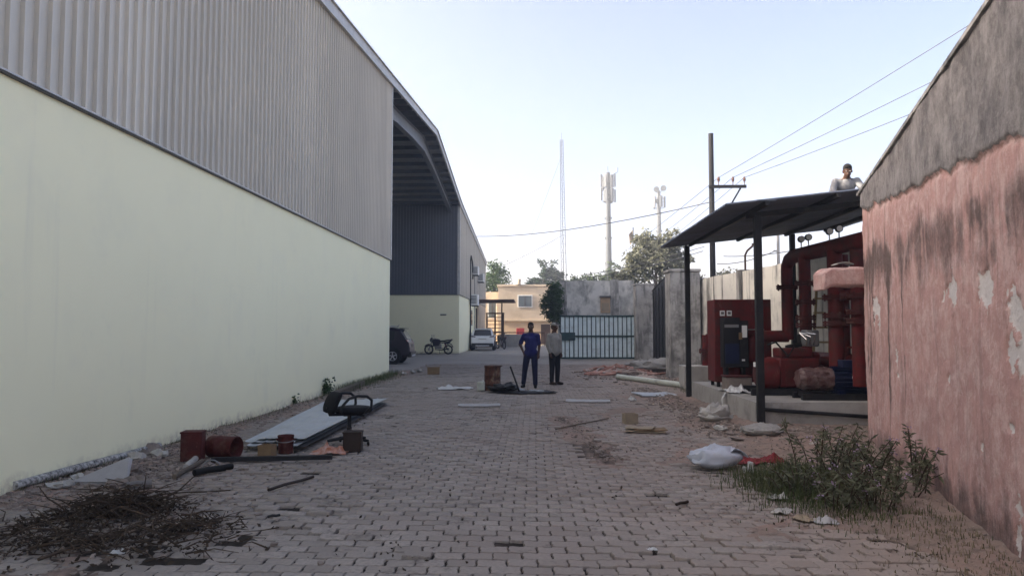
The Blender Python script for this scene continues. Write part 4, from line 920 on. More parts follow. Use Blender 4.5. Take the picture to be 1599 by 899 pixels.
# chips of rubble: too many to count
def chips(name, label, spots_, mat, seed):
    rr = random.Random(seed); b = MB()
    for (x, y, s) in spots_:
        z = soil_z(x, y) if y < 28 else 0; z = max(z, -.004)
        m3 = rotm(rr.uniform(-.3, .3), rr.uniform(-.3, .3), rr.uniform(0, 6.3)); h = Vector((s*rr.uniform(.6, 1.4), s*rr.uniform(.4, 1), s*rr.uniform(.2, .6)))
        pts = [m3 @ Vector((sx*h.x*rr.uniform(.6, 1), sy*h.y*rr.uniform(.6, 1), sz*h.z*rr.uniform(.6, 1)))+Vector((x, y, z+h.z*.5)) for sz in (-1, 1) for sy in (-1, 1) for sx in (-1, 1)]
        b.add(pts, [(0, 2, 3, 1), (4, 5, 7, 6), (0, 1, 5, 4), (2, 6, 7, 3), (0, 4, 6, 2), (1, 3, 7, 5)])
    o = b.build(name, mat, smooth=0); tag(o, label, None, kind='stuff'); return o
sp_ = []
for k in range(1500):
    y = 5+abs(rr.gauss(0, 1))*7; sp_.append((-4.9+abs(rr.gauss(0, .28)), y, rr.uniform(.008, .035)))
for k in range(900): sp_.append((rr.gauss(-4.1, .40), rr.gauss(8.3, .8), rr.uniform(.008, .04)))
for k in range(900): sp_.append((rr.gauss(-3.6, .7), rr.gauss(6.0, .9), rr.uniform(.006, .025)))
chips('rubble', 'pale chips and rubble strewn along the foot of the green wall', [s for s in sp_ if s[0] > -4.97], 'brick_stone', 3)
sp_ = []
for k in range(1300): sp_.append((3.2-abs(rr.gauss(0, .35)), rr.uniform(11, 20), rr.uniform(.008, .035)))
for k in range(500): sp_.append((rr.gauss(3.9, .6), rr.gauss(11.3, .35), rr.uniform(.01, .045)))
for k in range(900): sp_.append((rr.uniform(1.0, 3.6), rr.uniform(4, 10.5), rr.uniform(.005, .02)))
for k in range(500): sp_.append((rr.gauss(3.6, .8), rr.gauss(24.5, 1.5), rr.uniform(.02, .06)))
for k in range(260):
    a_, b_ = random.choice(list(zip(TR, TR[1:]))); q = a_.lerp(b_, rr.random()); sp_.append((q.x+rr.gauss(.05, .12), q.y+rr.gauss(0, .1), rr.uniform(.006, .03)))
for k in range(350): sp_.append((rr.uniform(-3, 3), rr.uniform(4, 22), rr.uniform(.003, .012)))
chips('rubble', 'brown chips and rubble strewn on the dirt by the plinth and seam', [s for s in sp_ if not (s[0] > 3.5 and 12.1 < s[1] < 17)], 'brick_stone', 4)

# ------------------------------------------------------------------ vehicles
def wheel(parent, x, y, r_, w, spokes=5):
    s = 1 if x > 0 else -1
    m4 = Matrix.Translation((x, y, r_)) @ Matrix.Rotation(R(90), 4, 'Y')
    ty = MB().lathe([(r_*.62, -w/2), (r_*.93, -w/2), (r_, -w*.32), (r_, w*.32), (r_*.93, w/2), (r_*.62, w/2)], 28, m4, False).build('tyre', 'black_rubber', parent)
    MB().lathe([(r_*.60, -w*.3), (r_*.60, w*.3)], 24, m4).build('rim_barrel', 'black_steel', ty)
    b = MB(); xo = x+s*w*.42
    for k in range(spokes):
        a = 2*math.pi*k/spokes+.3
        for da in (-.13, .13): b.tube([(xo, y+.05*math.cos(a), r_+.05*math.sin(a)), (xo, y+r_*.58*math.cos(a+da), r_+r_*.58*math.sin(a+da))], .016, 5)
    b.tube([(xo-s*.02, y, r_), (xo+s*.01, y, r_)], .06, 12); b.torus((xo, y, r_), r_*.59, .016, 26, 6, 'x')
    b.build('rim', 'alloy', ty)
def make_car(name, label, p, rz_, paint, white):
    t = thing(name, label, 'car', p, rz_); W = .88
    stn = [(0.0, .70, .80, .40), (.05, .98, .86, .34), (.14, 1.06, .88, .30), (.30, 1.36, .88, .28), (.46, 1.58, .88, .26), (.85, 1.66, .88, .24), (1.7, 1.68, .88, .24), (2.35, 1.60, .88, .24), (2.95, 1.12, .88, .26), (3.65, 1.02, .86, .27), (4.02, .90, .82, .30), (4.15, .66, .74, .36)]
    b = MB(); k = 0
    for y, top, w, zb in stn:
        belt = min(1.04, top-.05); cab = max(0, top-1.08)/.6; wr = w-.03-.17*cab
        half = [(0, zb), (w*.90, zb), (w, zb+.13), (w+.005, (zb+belt)/2), (w-.02, belt), (wr+.02, belt+(top-belt)*.82), (wr-.07, top-.015*1), (0, top+.015)]
        ring_ = [(x, y, z) for x, z in half]+[(-x, y, z) for x, z in reversed(half[1:-1])]; k = len(ring_); b.v += ring_
    for i in range(len(stn)-1):
        for j in range(k): b.f.append((i*k+j, i*k+(j+1) % k, (i+1)*k+(j+1) % k, (i+1)*k+j))
    b.f.append(tuple(range(k))); b.f.append(tuple(reversed(range((len(stn)-1)*k, len(stn)*k))))
    bo = b.build('body', paint, t, smooth=28, recalc=True)
    def quad(name, pts, mat, par=t, th=.012, outward=None):
        q = MB().add(pts, [tuple(range(len(pts)))]); o = q.build(name, mat, par, smooth=0); md = o.modifiers.new('s', 'SOLIDIFY'); md.thickness = th; md.offset = 0; return o
    quad('rear_window', [(-.68, .145, 1.13), (.68, .145, 1.13), (.60, .395, 1.53), (-.60, .395, 1.53)], 'glass')
    MB().box((0, .40, 1.62), (1.18, .26, .035)).build('spoiler', paint if white else 'black_plastic', t, bevel=.01)
    for s in (-1, 1):
        quad('side_window', [(s*.862, .75, 1.08), (s*.862, 1.62, 1.08), (s*.742, 1.62, 1.50), (s*.742, .70, 1.48)], 'glass')
        quad('side_window', [(s*.862, 1.70, 1.08), (s*.862, 2.75, 1.08), (s*.742, 2.25, 1.50), (s*.742, 1.70, 1.50)], 'glass')
        quad('tail_light', [(s*.50, .075, .98), (s*.885, .10, .98), (s*.87, .16, 1.12), (s*.56, .11, 1.06)], 'tail_red' if not white else 'tail_dark')
        MB().box((s*.91, 2.55, 1.10), (.16, .09, .12)).build('mirror', paint, t, bevel=.02)
        MB().tube([(s*.62, .75, 1.72), (s*.62, 2.2, 1.70)], .018, 6).build('roof_rail', 'alloy', t)
        MB().box((s*.70, .005, .50), (.10, .03, .05)).build('reflector', 'tail_red', t)
        quad('headlight', [(s*.5, 4.06, .82), (s*.80, 3.95, .82), (s*.78, 3.85, .93), (s*.48, 4.0, .93)], 'glass_grey')
    MB().box((0, .02, .42), (1.66, .16, .26)).build('rear_bumper', 'black_plastic', t, bevel=.03); MB().box((0, -.065, .36), (1.05, .02, .09)).build('skid_plate', 'alloy', t, bevel=.005)
    MB().box((0, .015, .80), (.52, .02, .12)).build('number_plate', 'white_paint' if white else 'concrete_dark', t); MB().box((0, .015, .885), (.60, .03, .03)).build('chrome_strip', 'chrome' if not white else 'black_plastic', t)
    for s in (-1, 1): MB().box((s*.885, 2.05, .34), (.03, 2.2, .16)).build('sill', 'black_plastic', t, bevel=.01)
    for x in (-.84, .84):
        for y in (.78, 3.35):
            MB().torus((x*1.043, y, .35), .385, .035, 28, 6, 'x').build('arch_trim', 'black_plastic', t); wheel(t, x, y, .345, .22)
            MB().tube([(x*.96, y, .35), (x*1.062, y, .35)], .375, 24).build('arch_well', 'black_rubber', t)
    MB().tube([(.0, .75, 1.67), (.0, .62, 1.82)], .006, 5).build('antenna', 'black_plastic', t)
    return t
make_car('parked_car', 'white compact SUV parked beside the warehouse flank, seen from behind', (-3.95, 56.0, 0), R(1.5), 'car_white', True)
rb = G(647, 562)
make_car('parked_car', 'dark purple-black SUV half hidden in the open warehouse bay', (rb.x+.42, 34.8, 0), R(91), 'car_dark', False)

def make_bike(label, p, rz_):
    t = thing('motorcycle', label, 'motorcycle', p, rz_, 'parked motorcycles')          # forward is -x
    for x in (-.64, .62):
        w_ = MB().torus((x, 0, .30), .262, .045, 28, 8, 'y').build('wheel', 'black_rubber', t)
        b = MB().torus((x, 0, .30), .215, .016, 26, 6, 'y')
        for k in range(6): a = k*math.pi/3; b.tube([(x, 0, .30), (x+.21*math.cos(a), 0, .30+.21*math.sin(a))], .014, 5)
        b.tube([(x, -.06, .30), (x, .06, .30)], .05, 10); b.build('rim', 'grey_metal', w_)
    for s in (-1, 1):
        MB().tube([(-.64, s*.08, .30), (-.42, s*.08, .88)], .022, 8).build('fork_leg', 'grey_metal', t); MB().tube([(.62, s*.11, .30), (.10, s*.10, .38)], .022, 6).build('swingarm', 'black_steel', t)
        MB().tube([(.55, s*.12, .34), (.40, s*.13, .72)], .028, 8).build('shock', 'red_paint', t)
        MB().tube([(-.40, s*.05, .95), (-.36, s*.3, 1.0), (-.28, s*.36, .99)], .014, 6).build('handlebar', 'black_steel', t)
        m_ = MB().tube([(-.36, s*.26, 1.0), (-.38, s*.31, 1.16)], .007, 5).build('mirror_stem', 'black_steel', t); MB().ball((-.38, s*.33, 1.19), (.02, .06, .04), 10, 6).build('mirror', 'black_plastic', m_)
    MB().tube([(-.42, 0, .9), (-.10, 0, .82), (.25, 0, .72), (.62, 0, .80)], .03, 8).build('frame', 'black_steel', t); MB().tube([(-.42, 0, .85), (-.22, 0, .42), (.15, 0, .36)], .026, 8).build('down_tube', 'black_steel', t)
    MB().ball((-.15, 0, .86), (.27, .13, .13), 16, 10).build('fuel_tank', 'car_dark', t)
    b = MB().ball((0, 0, 0), (1, 1, 1), 16, 8); b.v = [(.36+x*.40, y*.13, .84+.05*z+.10*max(0, x)) for x, y, z in b.v]; b.build('seat', 'black_rubber', t)
    b = MB().prism([(.40, .70), (.86, .98), (.90, .93), (.62, .62)], 'y', -.09, .09); b.build('tail_cowl', 'car_dark', t, recalc=True); MB().box((.885, 0, .93), (.03, .12, .05)).build('tail_light', 'tail_red', t)
    MB().tube([(.66, 0, .72), (.84, 0, .62), (.93, 0, .45)], .03, 6).build('rear_mudguard', 'black_plastic', t)
    pts = [(-.64+.32*math.cos(a), 0, .30+.32*math.sin(a)) for a in [R(30+i*14) for i in range(9)]]; MB().tube(pts, .045, 6).build('front_mudguard', 'car_dark', t)
    MB().box((-.03, 0, .50), (.40, .24, .34)).build('engine', 'grey_metal', t, bevel=.03); MB().tube([(-.14, -.08, .5), (-.2, -.12, .3), (.2, -.15, .26), (.68, -.17, .36)], [.02, .02, .03, .05], 10).build('exhaust', 'black_steel', t)
    MB().ball((-.50, 0, .90), (.09, .10, .11), 14, 8).build('headlight', 'glass_grey', t); MB().box((-.47, 0, 1.0), (.10, .2, .14), Matrix.Rotation(.4, 3, 'Y')).build('visor', 'car_dark', t, bevel=.03)
    MB().tube([(.05, -.10, .34), (.12, -.24, .02)], .012, 6).build('side_stand', 'black_steel', t)
    for s in (-1, 1): MB().prism([(-.42, .86), (.12, .78), (.05, .55), (-.34, .50)], 'y', s*.10, s*.125).build('side_shroud', 'car_dark', t, recalc=True)
    return t
make_bike('black motorcycle parked side-on against the pale wall inside the bay', (-6.15, 47.3, 0), R(-4))
make_bike('black motorcycle partly hidden behind the white car', (-2.75, 60.5, 0), R(-62))

# ------------------------------------------------------------------ people
def hand(b, w, d, palm_n, s=1.0):
    w, d = Vector(w), Vector(d).normalized(); n_ = Vector(palm_n); n_ = (n_-d*n_.dot(d)).normalized(); side = d.cross(n_)
    c = w+d*.045*s; b.ball(c, (.032*s, .032*s, .032*s)); b.capsule(w, w+d*.075*s, .028*s, .036*s)
    for k, L_ in enumerate((.062, .072, .068, .054)):
        base = w+d*.085*s+side*(-.030+.02*k)*s; mid = base+(d*.8+n_*.35).normalized()*L_*.55*s; tip = mid+(d*.45+n_*.8).normalized()*L_*.5*s
        b.capsule(base, mid, .0098*s, .0095*s); b.capsule(mid, tip, .0095*s, .0085*s)
    th = w+d*.035*s-side*.034*s; t2 = th+(d*.7-side*.6+n_*.3).normalized()*.042*s; b.capsule(th, t2, .012*s, .011*s); b.capsule(t2, t2+(d*.9+n_*.4).normalized()*.032*s, .011*s, .0095*s)
def person(label, p, rz_, J, top, trousers, hair='hair', cap=False, voxel=.011, sandals=False):
    """J: joints in the person's own space, facing -y."""
    t = thing('person', label, 'person', p, rz_); V = {k: Vector(v) for k, v in J.items()}
    hd, nk = V['head'], V['neck']; fw = Vector(J.get('face', (0, -1, 0))).normalized(); upv = Vector((0, 0, 1)); sd_ = fw.cross(upv).normalized(); up2 = sd_.cross(fw)
    rot = Matrix((sd_, -fw, up2)).transposed()
    def H(x, y, z): return hd+rot @ Vector((x, y, z))
    b = MB()
    b.ball(H(0, .012, .03), (.076, .094, .092), 16, 12, rot); b.ball(H(0, -.02, -.045), (.060, .070, .075), 14, 10, rot); b.ball(H(0, -.045, -.10), (.034, .03, .028), 10, 8, rot)
    b.capsule(H(0, -.092, .0), H(0, -.108, -.032), .011, .016); b.ball(H(0, -.085, -.068), (.026, .013, .010), 10, 6, rot)
    for s in (-1, 1): b.ball(H(s*.078, .012, -.012), (.012, .022, .034), 8, 6, rot); b.ball(H(s*.032, -.082, .018), (.02, .012, .010), 8, 6, rot)
    b.capsule(hd+Vector((0, .015, -.05)), nk, .054, .060)
    b.capsule(nk, V['chest'], .07, .12); b.ball(V['chest'], (.155, .105, .15), 14, 10); b.capsule(V['chest'], V['pelvis'], .125, .135); b.ball(V['pelvis'], (.16, .115, .12), 14, 10)
    for s in 'lr':
        b.capsule(nk-Vector((0, 0, .06)), V['sh_'+s], .05, .058); b.capsule(V['sh_'+s], V['el_'+s], .055, .042); b.capsule(V['el_'+s], V['wr_'+s], .042, .027)
        b.capsule(V['pelvis'], V['hip_'+s], .10, .098); b.capsule(V['hip_'+s], V['kn_'+s], .092, .062); b.capsule(V['kn_'+s], V['an_'+s], .060, .040); b.capsule(V['an_'+s], V['toe_'+s]*.35+V['an_'+s]*.65-Vector((0, 0, .03)), .04, .036)
        b.capsule(V['an_'+s]-Vector((0, 0, .03)), V['toe_'+s], .038, .028)
        d = V['wr_'+s]-V['el_'+s]; hand(b, V['wr_'+s], d, J.get('palm_'+s, (0, -1, 0)))
    b.build('body', 'skin', t, mods=voxel)
    for s in (-1, 1): MB().ball(H(s*.032, -.091, .016), (.011, .006, .007), 8, 6, rot).build('eye', 'eye_white', t)
    b = MB().ball(H(0, .022, .045), (.083, .098, .088), 16, 10, rot); b.ball(H(0, .055, .0), (.078, .07, .085), 14, 10, rot); b.ball(H(0, -.045, .098), (.06, .05, .03), 12, 8, rot); b.build('hair', hair, t, mods=.012)
    if cap:
        b = MB().ball(H(0, .012, .072), (.092, .105, .062), 16, 10, rot); b.ball(H(0, -.10, .062), (.062, .05, .010), 12, 6, rot); b.build('cap', 'grey_cloth', t, mods=.011)
    b = MB(); e = .016
    b.ball(V['chest'], (.165+e, .112+e, .155), 16, 10); b.capsule(V['chest']+Vector((0, 0, .12)), nk-Vector((0, 0, .045)), .10, .075)
    b.capsule(V['chest'], V['pelvis'], .135+e, .142+e); b.capsule(V['pelvis']+Vector((.035, 0, -.05)), V['pelvis']+Vector((-.035, 0, -.05)), .135, .135); b.ball(V['pelvis']+Vector((0, 0, -.03)), (.178+e, .128+e, .15), 16, 10)
    b.ball(V['chest']*.5+V['pelvis']*.5, (.163+e, .118+e, .17), 16, 10)
    ln = top[1]
    for s in 'lr':
        b.capsule(nk-Vector((0, 0, .08)), V['sh_'+s], .055, .066); end = V['sh_'+s].lerp(V['el_'+s], min(1, ln)); b.capsule(V['sh_'+s], end, .068, .062)
        if ln > 1: b.capsule(V['el_'+s], V['el_'+s].lerp(V['wr_'+s], ln-1), .060, .044)
    b.build('shirt', top[0], t, mods=.014)
    b = MB(); b.ball(V['pelvis']-Vector((0, 0, .02)), (.158, .112, .12), 14, 10)
    for s in 'lr':
        b.capsule(V['pelvis'], V['hip_'+s], .105, .105); b.capsule(V['hip_'+s]-Vector((0, 0, .03)), V['kn_'+s], .102, .080); b.capsule(V['kn_'+s], V['an_'+s]+Vector((0, 0, .02)), .079, .064)
    b.build('trousers', trousers, t, mods=.014)
    for s in 'lr':
        b = MB(); a, c = V['an_'+s], V['toe_'+s]; heel = a+(a-c).normalized()*.05; heel.z = c.z
        b.capsule(heel, c, .042, .036); b.capsule(a-Vector((0, 0, .03)), c, .046, .032); b.ball((heel+c)/2-Vector((0, 0, .012)), (.045, .06, .03)); b.build('shoe', 'black_rubber' if not sandals else 'brown_tin', t, mods=.01)
    return t
J1 = dict(head=(0, -.015, 1.635), neck=(0, .01, 1.50), chest=(0, .01, 1.29), pelvis=(0, 0, .97), sh_l=(.185, .01, 1.395), sh_r=(-.185, .01, 1.395), el_l=(.225, .04, 1.13), el_r=(-.30, .06, 1.16), wr_l=(.215, -.03, .89), wr_r=(-.19, -.02, .93),
          hip_l=(.095, 0, .92), hip_r=(-.095, 0, .92), kn_l=(.11, -.05, .50), kn_r=(-.16, .03, .51), an_l=(.12, -.02, .085), an_r=(-.21, .12, .10), toe_l=(.14, -.19, .034), toe_r=(-.24, -.05, .034), face=(.12, -1, -.05), palm_l=(-1, 0, 0), palm_r=(1, 0, 0))
person('man in a navy blue shirt and trousers standing right of the rusty drum', G(829, 605), R(-4), J1, ('navy_cloth', .78), 'navy_trouser')
J2 = dict(J1); J2.update(el_l=(.235, .03, 1.13), el_r=(-.235, .03, 1.13), wr_l=(.20, -.06, .88), wr_r=(-.20, -.05, .88), kn_l=(.10, -.02, .50), kn_r=(-.09, .0, .50), an_l=(.11, .01, .085), an_r=(-.09, .02, .085), toe_l=(.15, -.17, .034), toe_r=(-.10, -.17, .034), face=(.25, -1, -.1))
person('man in a pale grey shirt, dark trousers and cap standing before the gate', G(866, 600), R(38), J2, ('grey_cloth', 1.85), 'dark_cloth', 'hair_grey', cap=True, sandals=True)
rx_, ry_ = 5.83, 13.9
J3 = dict(head=(0, -.27, .655), neck=(0, -.17, .53), chest=(0, -.10, .42), pelvis=(0, .12, .20), sh_l=(.19, -.14, .49), sh_r=(-.19, -.14, .49), el_l=(.27, -.28, .28), el_r=(-.27, -.28, .28), wr_l=(.16, -.42, .12), wr_r=(-.16, -.42, .12), hip_l=(.10, .12, .18), hip_r=(-.10, .12, .18),
          kn_l=(.22, -.22, .20), kn_r=(-.22, -.22, .20), an_l=(.16, -.06, .075), an_r=(-.16, -.06, .075), toe_l=(.18, -.24, .03), toe_r=(-.18, -.24, .03), face=(-.1, -1, -.45), palm_l=(-1, 0, -1), palm_r=(1, 0, -1))
person('man in a white shirt crouching on top of the shelter roof', (rx_, ry_, rz(rx_)+.02), R(-10), J3, ('white_cloth', 1.6), 'dark_cloth')

# ------------------------------------------------------------------ vegetation
def leaves(b, pts, size, rr, droop=.3, aspect=.55):
    for p in pts:
        s = size*rr.uniform(.6, 1.35); d = Vector((rr.gauss(0, 1), rr.gauss(0, 1), rr.gauss(-droop, .7))).normalized(); a = d.orthogonal().normalized(); a = (Matrix.Rotation(rr.uniform(0, 6.28), 3, d) @ a)
        p = Vector(p); q = a*s*aspect*.5; m = p+d*s*.5+a.cross(d)*s*.08
        b.add([p, m+q, p+d*s, m-q], [(0, 1, 2, 3)])
def tree(name, label, base, h, crown, n, size, mat, seed, trunk_r=.16, group=None, spread=.62):
    """crown: list of (x, y, z, rx, ry, rz) lobes relative to the base"""
    rr = random.Random(seed); t = thing(name, label, 'tree', base, 0, group); top = max(c[2] for c in crown)
    tk = MB().tube([(0, 0, -.1), (.05, .02, h*.25), (-.05, .05, h*.5), (.02, 0, top)], [trunk_r*1.25, trunk_r, trunk_r*.75, trunk_r*.3], 9).build('trunk', 'bark', t)
    for c in crown:
        b = MB(); s_ = Vector((0, 0, min(h*.45, c[2]*.7))); e = Vector(c[:3]); m = s_.lerp(e, .5)+Vector((0, 0, .1*h*.3)); b.tube([s_, m, e], [trunk_r*.5, trunk_r*.3, trunk_r*.1], 6); b.build('limb', 'bark', tk)
    tot = sum(c[3]*c[4]*c[5] for c in crown)**1; b = MB()
    for c in crown:
        k = int(n*c[3]*c[4]*c[5]/tot); clumps = []
        for i in range(max(5, int(k/42))):
            d = Vector((rr.gauss(0, 1), rr.gauss(0, 1), rr.gauss(0, 1))).normalized()*(rr.random()**.45)
            clumps.append((Vector((c[0]+d.x*c[3], c[1]+d.y*c[4], c[2]+d.z*c[5])), rr.uniform(.12, .30)*min(c[3:])))
        pts = []
        for i in range(k):
            q, r_ = rr.choice(clumps); pts.append(q+Vector((rr.gauss(0, r_), rr.gauss(0, r_), rr.gauss(0, r_*.8))))
        leaves(b, pts, size, rr)
    b.build('crown', mat, t, smooth=0); return t
tree('leafy_tree', 'broad green tree rising past the far end of the warehouse', (-4.9, 88, 0), 10, [(0, 0, 7.2, 2.1, 2, 2.2), (1.0, -.5, 5.2, 1.9, 1.6, 1.7), (-1.2, 0, 5.8, 2.0, 1.6, 2.2), (.4, 0, 8.6, 1.3, 1.3, 1.2), (-.5, -.6, 3.6, 1.8, 1.4, 1.6)], 5200, .34, 'leaf', 1, .25)
tree('mast_tree', 'tall dark pointed tree behind the tan building, left of the lattice mast', (1.2, 97, 0), 11, [(0, 0, 8.6, .9, .9, 2.3), (1.1, 0, 8.2, 1.0, .9, 2.5), (2.0, .3, 7.3, 1.0, .9, 2.1), (-1.2, 0, 7.3, 1.1, .9, 1.8), (2.9, 0, 6.6, .9, .9, 1.6), (-2.0, 0, 6.2, .8, .8, 1.2)], 6000, .36, 'leaf_dark', 2, .25, 'trees beyond the buildings')
tree('far_tree', 'low light green tree between the lattice mast and the nearest telecom tower', (6.3, 78, 0), 8, [(0, 0, 6.3, 1.6, 1.4, 1.3), (1.6, 0, 6.8, 1.3, 1.2, 1.1), (-1.5, 0, 6.2, 1.2, 1.2, 1.1), (2.6, 0, 6.4, 1.1, 1, 1.2)], 4200, .30, 'leaf_pale', 3, .2, 'trees beyond the buildings')
tree('far_tree', 'thin crowned tree just under the nearest telecom tower', (8.6, 80, 0), 9, [(0, 0, 7.8, .9, .9, 1.3), (.9, 0, 6.9, 1.1, 1, 1.3), (-.6, 0, 6.2, 1.1, 1, 1.0)], 1900, .28, 'leaf_pale', 4, .15, 'trees beyond the buildings')
tree('hazy_tree', 'large loose grey-green tree behind the gate pillars under the right telecom tower', (8.1, 49, 0), 8.6, [(0, 0, 6.6, 1.4, 1.2, 1.4), (-1.2, 0, 5.6, 1.1, 1, 1.2), (1.2, 0, 5.9, 1.2, 1.0, 1.3), (2.0, .4, 4.8, 1.1, 1, 1.1), (-.6, .3, 7.4, .9, .9, .8), (.9, 0, 7.5, .8, .8, .8), (-2.0, 0, 4.7, .9, .9, .9)], 9500, .25, 'leaf_grey', 5, .16, 'trees beyond the buildings')
tree('hazy_tree', 'small haze-pale tree top just right of the gate pillar and shelter roof', (9.4, 36, 0), 5, [(0, 0, 3.8, .7, .7, .7), (.7, 0, 3.5, .6, .6, .6)], 900, .18, 'leaf_grey', 6, .1, 'trees beyond the buildings')
tree('creeper_bush', 'dense dark green bush at the left end of the gatehouse', (1.05, 40.6, 0), 4, [(0, 0, 3.2, .45, .5, .75), (.1, 0, 2.4, .42, .5, .6), (-.25, 0, 2.9, .42, .4, .6), (.15, 0, 3.7, .42, .4, .5)], 5200, .15, 'leaf', 7, .07)
# weeds by the pink wall
def weed(label, p, h, n, seed, mat='leaf_weed', flowers=True, spread=.25):
    rr = random.Random(seed); t = thing('weed_plant', label, 'plant', p, 0, 'flowering weeds by the pink wall'); bs = MB(); bl = MB(); bf = MB()
    for i in range(n):
        a = rr.uniform(0, 6.28); hh = h*rr.uniform(.5, 1.05); lean = rr.uniform(.1, .6)*spread*2; r0 = rr.uniform(0, spread)
        s_ = Vector((r0*math.cos(a), r0*math.sin(a), 0)); e = s_+Vector((math.cos(a)*lean, math.sin(a)*lean, hh)); m = s_.lerp(e, .5)+Vector((0, 0, .05))
        bs.tube([s_, m, e], [.006, .005, .003], 4)
        k = int(hh*85)
        pts = [(s_.lerp(m, f*2) if f < .5 else m.lerp(e, f*2-1)) for f in [rr.uniform(.12, 1) for _ in range(k)]]
        leaves(bl, pts, .072, rr, .1, .27)
        if flowers and rr.random() < .30: leaves(bf, [e+Vector((rr.gauss(0, .018), rr.gauss(0, .018), rr.gauss(0, .014))) for _ in range(9)], .022, rr, -.3, .8)
    st_ = bs.build('stems', 'twig', t, smooth=0); bl.build('leaves', mat, t, smooth=0)
    if bf.v: q_ = bf.build('flowers', 'flower', t, smooth=0); q_['kind'] = 'stuff'
for i, (px, py, h, n, lb) in enumerate(((1275, 752, .62, 24, 'tallest leafy weed at the back left of the weed patch'), (1335, 765, .58, 30, 'bushy weed with mauve flowers in the middle of the patch'), (1400, 775, .52, 26, 'flowering weed nearest the pink wall'), (1300, 790, .40, 26, 'lower leafy weed at the front left of the patch'),
                                        (1365, 800, .40, 26, 'lower leafy weed at the front right of the patch'), (1428, 760, .62, 5, 'single thin weed stalk standing against the pink wall'), (1250, 772, .34, 18, 'short grassy weed at the left end of the patch'))):
    p = G(px, py); weed(lb, (p.x, p.y, soil_z(p.x, p.y)), h*.86, max(4, int(n*.62)), 20+i, 'leaf_weed', i not in (0, 6), .24 if n > 6 else .03)
def grass(name, label, spots_, mat, seed):
    rr = random.Random(seed); b = MB()
    for (x, y, h) in spots_:
        z = max(soil_z(x, y) if y < 28 else 0, -.01); a = rr.uniform(0, 6.28); l = h*rr.uniform(.2, .8); w = .0022+.0018*rr.random(); dx, dy = math.cos(a), math.sin(a)
        p = Vector((x, y, z)); m = p+Vector((dx*l*.4, dy*l*.4, h*.65)); e = p+Vector((dx*l, dy*l, h*rr.uniform(.7, 1))); q = Vector((-dy, dx, 0))*w
        b.add([p-q, p+q, m+q*.7, m-q*.7, e], [(0, 1, 2, 3), (3, 2, 4)])
    o = b.build(name, mat, smooth=0); tag(o, label, None, kind='stuff')
rr = random.Random(8); gp = []
c = G(1235, 760)
for k in range(5200): gp.append((rr.gauss(c.x+.05, .26), rr.gauss(c.y, .42), rr.uniform(.04, .17)))
c = G(1330, 800)
for k in range(1500): gp.append((rr.gauss(c.x, .33), rr.gauss(c.y+.1, .35), rr.uniform(.02, .08)))
grass('grass', 'green grass tufts around the weeds by the pink wall', gp, 'grass', 9)
gp = []
for k in range(1100): 
    y = rr.uniform(4.0, 6.2); xw = 4.62-(10.5-y)*.256; gp.append((xw-abs(rr.gauss(0, .45))-.08, y, rr.uniform(.015, .06)))
for k in range(500): gp.append((rr.gauss(2.35, .13), rr.gauss(4.05, .10), rr.uniform(.05, .14)))
grass('grass', 'sparse dry grass on the dirt along the foot of the pink wall', gp, 'dry_grass', 10)
gp = []
for k in range(2600): gp.append((-4.95+abs(rr.gauss(0, .22)), rr.uniform(18, 25.6), rr.uniform(.05, .26)))
for k in range(900): gp.append((-4.95+abs(rr.gauss(0, .10)), rr.uniform(7, 18), rr.uniform(.02, .09)))
for k in range(600): gp.append((rr.gauss(4.2, .3), rr.gauss(19.0, .5), rr.uniform(.05, .2)))
grass('grass', 'green grass growing in the joint along the warehouse wall foot', gp, 'grass', 11)
t = thing('wall_shrub', 'small round green shrub growing at the foot of the green wall', 'plant', G(505, 617), 0); b = MB(); rr = random.Random(3); leaves(b, [(rr.gauss(0, .10), rr.gauss(0, .10), .04+abs(rr.gauss(.12, .09))) for _ in range(900)], .06, rr, 0, .6); b.build('leaves', 'leaf', t, smooth=0); MB().tube([(0, 0, 0), (0, 0, .22)], .01, 5).build('stem', 'twig', t)
t = thing('wall_shrub', 'tiny seedling at the wall foot beside the metal sheets', 'plant', G(458, 632), 0); b = MB(); leaves(b, [(rr.gauss(0, .05), rr.gauss(0, .04), .02+abs(rr.gauss(.06, .05))) for _ in range(140)], .05, rr, 0, .6); b.build('leaves', 'leaf', t, smooth=0); MB().tube([(0, 0, 0), (0, 0, .12)], .006, 5).build('stem', 'twig', t)
# dry brush heap
rr = random.Random(21); b = MB(); bl = MB()
for cx, cy, sx, sy, hh, n in ((G(185, 800).x, G(185, 800).y, .36, .26, .20, 300), (G(150, 850).x, G(150, 850).y, .75, .30, .05, 150), (G(290, 825).x, G(290, 825).y, .42, .20, .05, 90), (G(60, 830).x, G(60, 830).y, .5, .5, .04, 70)):
    for k in range(n):
        x, y = rr.gauss(cx, sx*.6), rr.gauss(cy, sy*.6)
        if x < -4.85: continue
        a = rr.uniform(0, 6.28); l = rr.uniform(.08, .38); z = abs(rr.gauss(0, hh*.6))*math.exp(-((x-cx)/sx)**2-((y-cy)/sy)**2)+.015; dz = rr.gauss(0, .05)
        d = Vector((math.cos(a)*l, math.sin(a)*l, dz)); p = Vector((x, y, z)); m = p+d*.5+Vector((rr.gauss(0, .02), rr.gauss(0, .02), abs(rr.gauss(0, .02)))); e = p+d; e.z = max(.01, e.z)
        if e.x < -4.9 or m.x < -4.9: continue
        b.tube([p, m, e], [.0055*rr.uniform(.6, 1.7), .0045, .002], 4, False)
        leaves(bl, [(x+rr.gauss(0, .08), y+rr.gauss(0, .08), z*rr.random()+.01) for _ in range(4)], .040, rr, .0, .5)
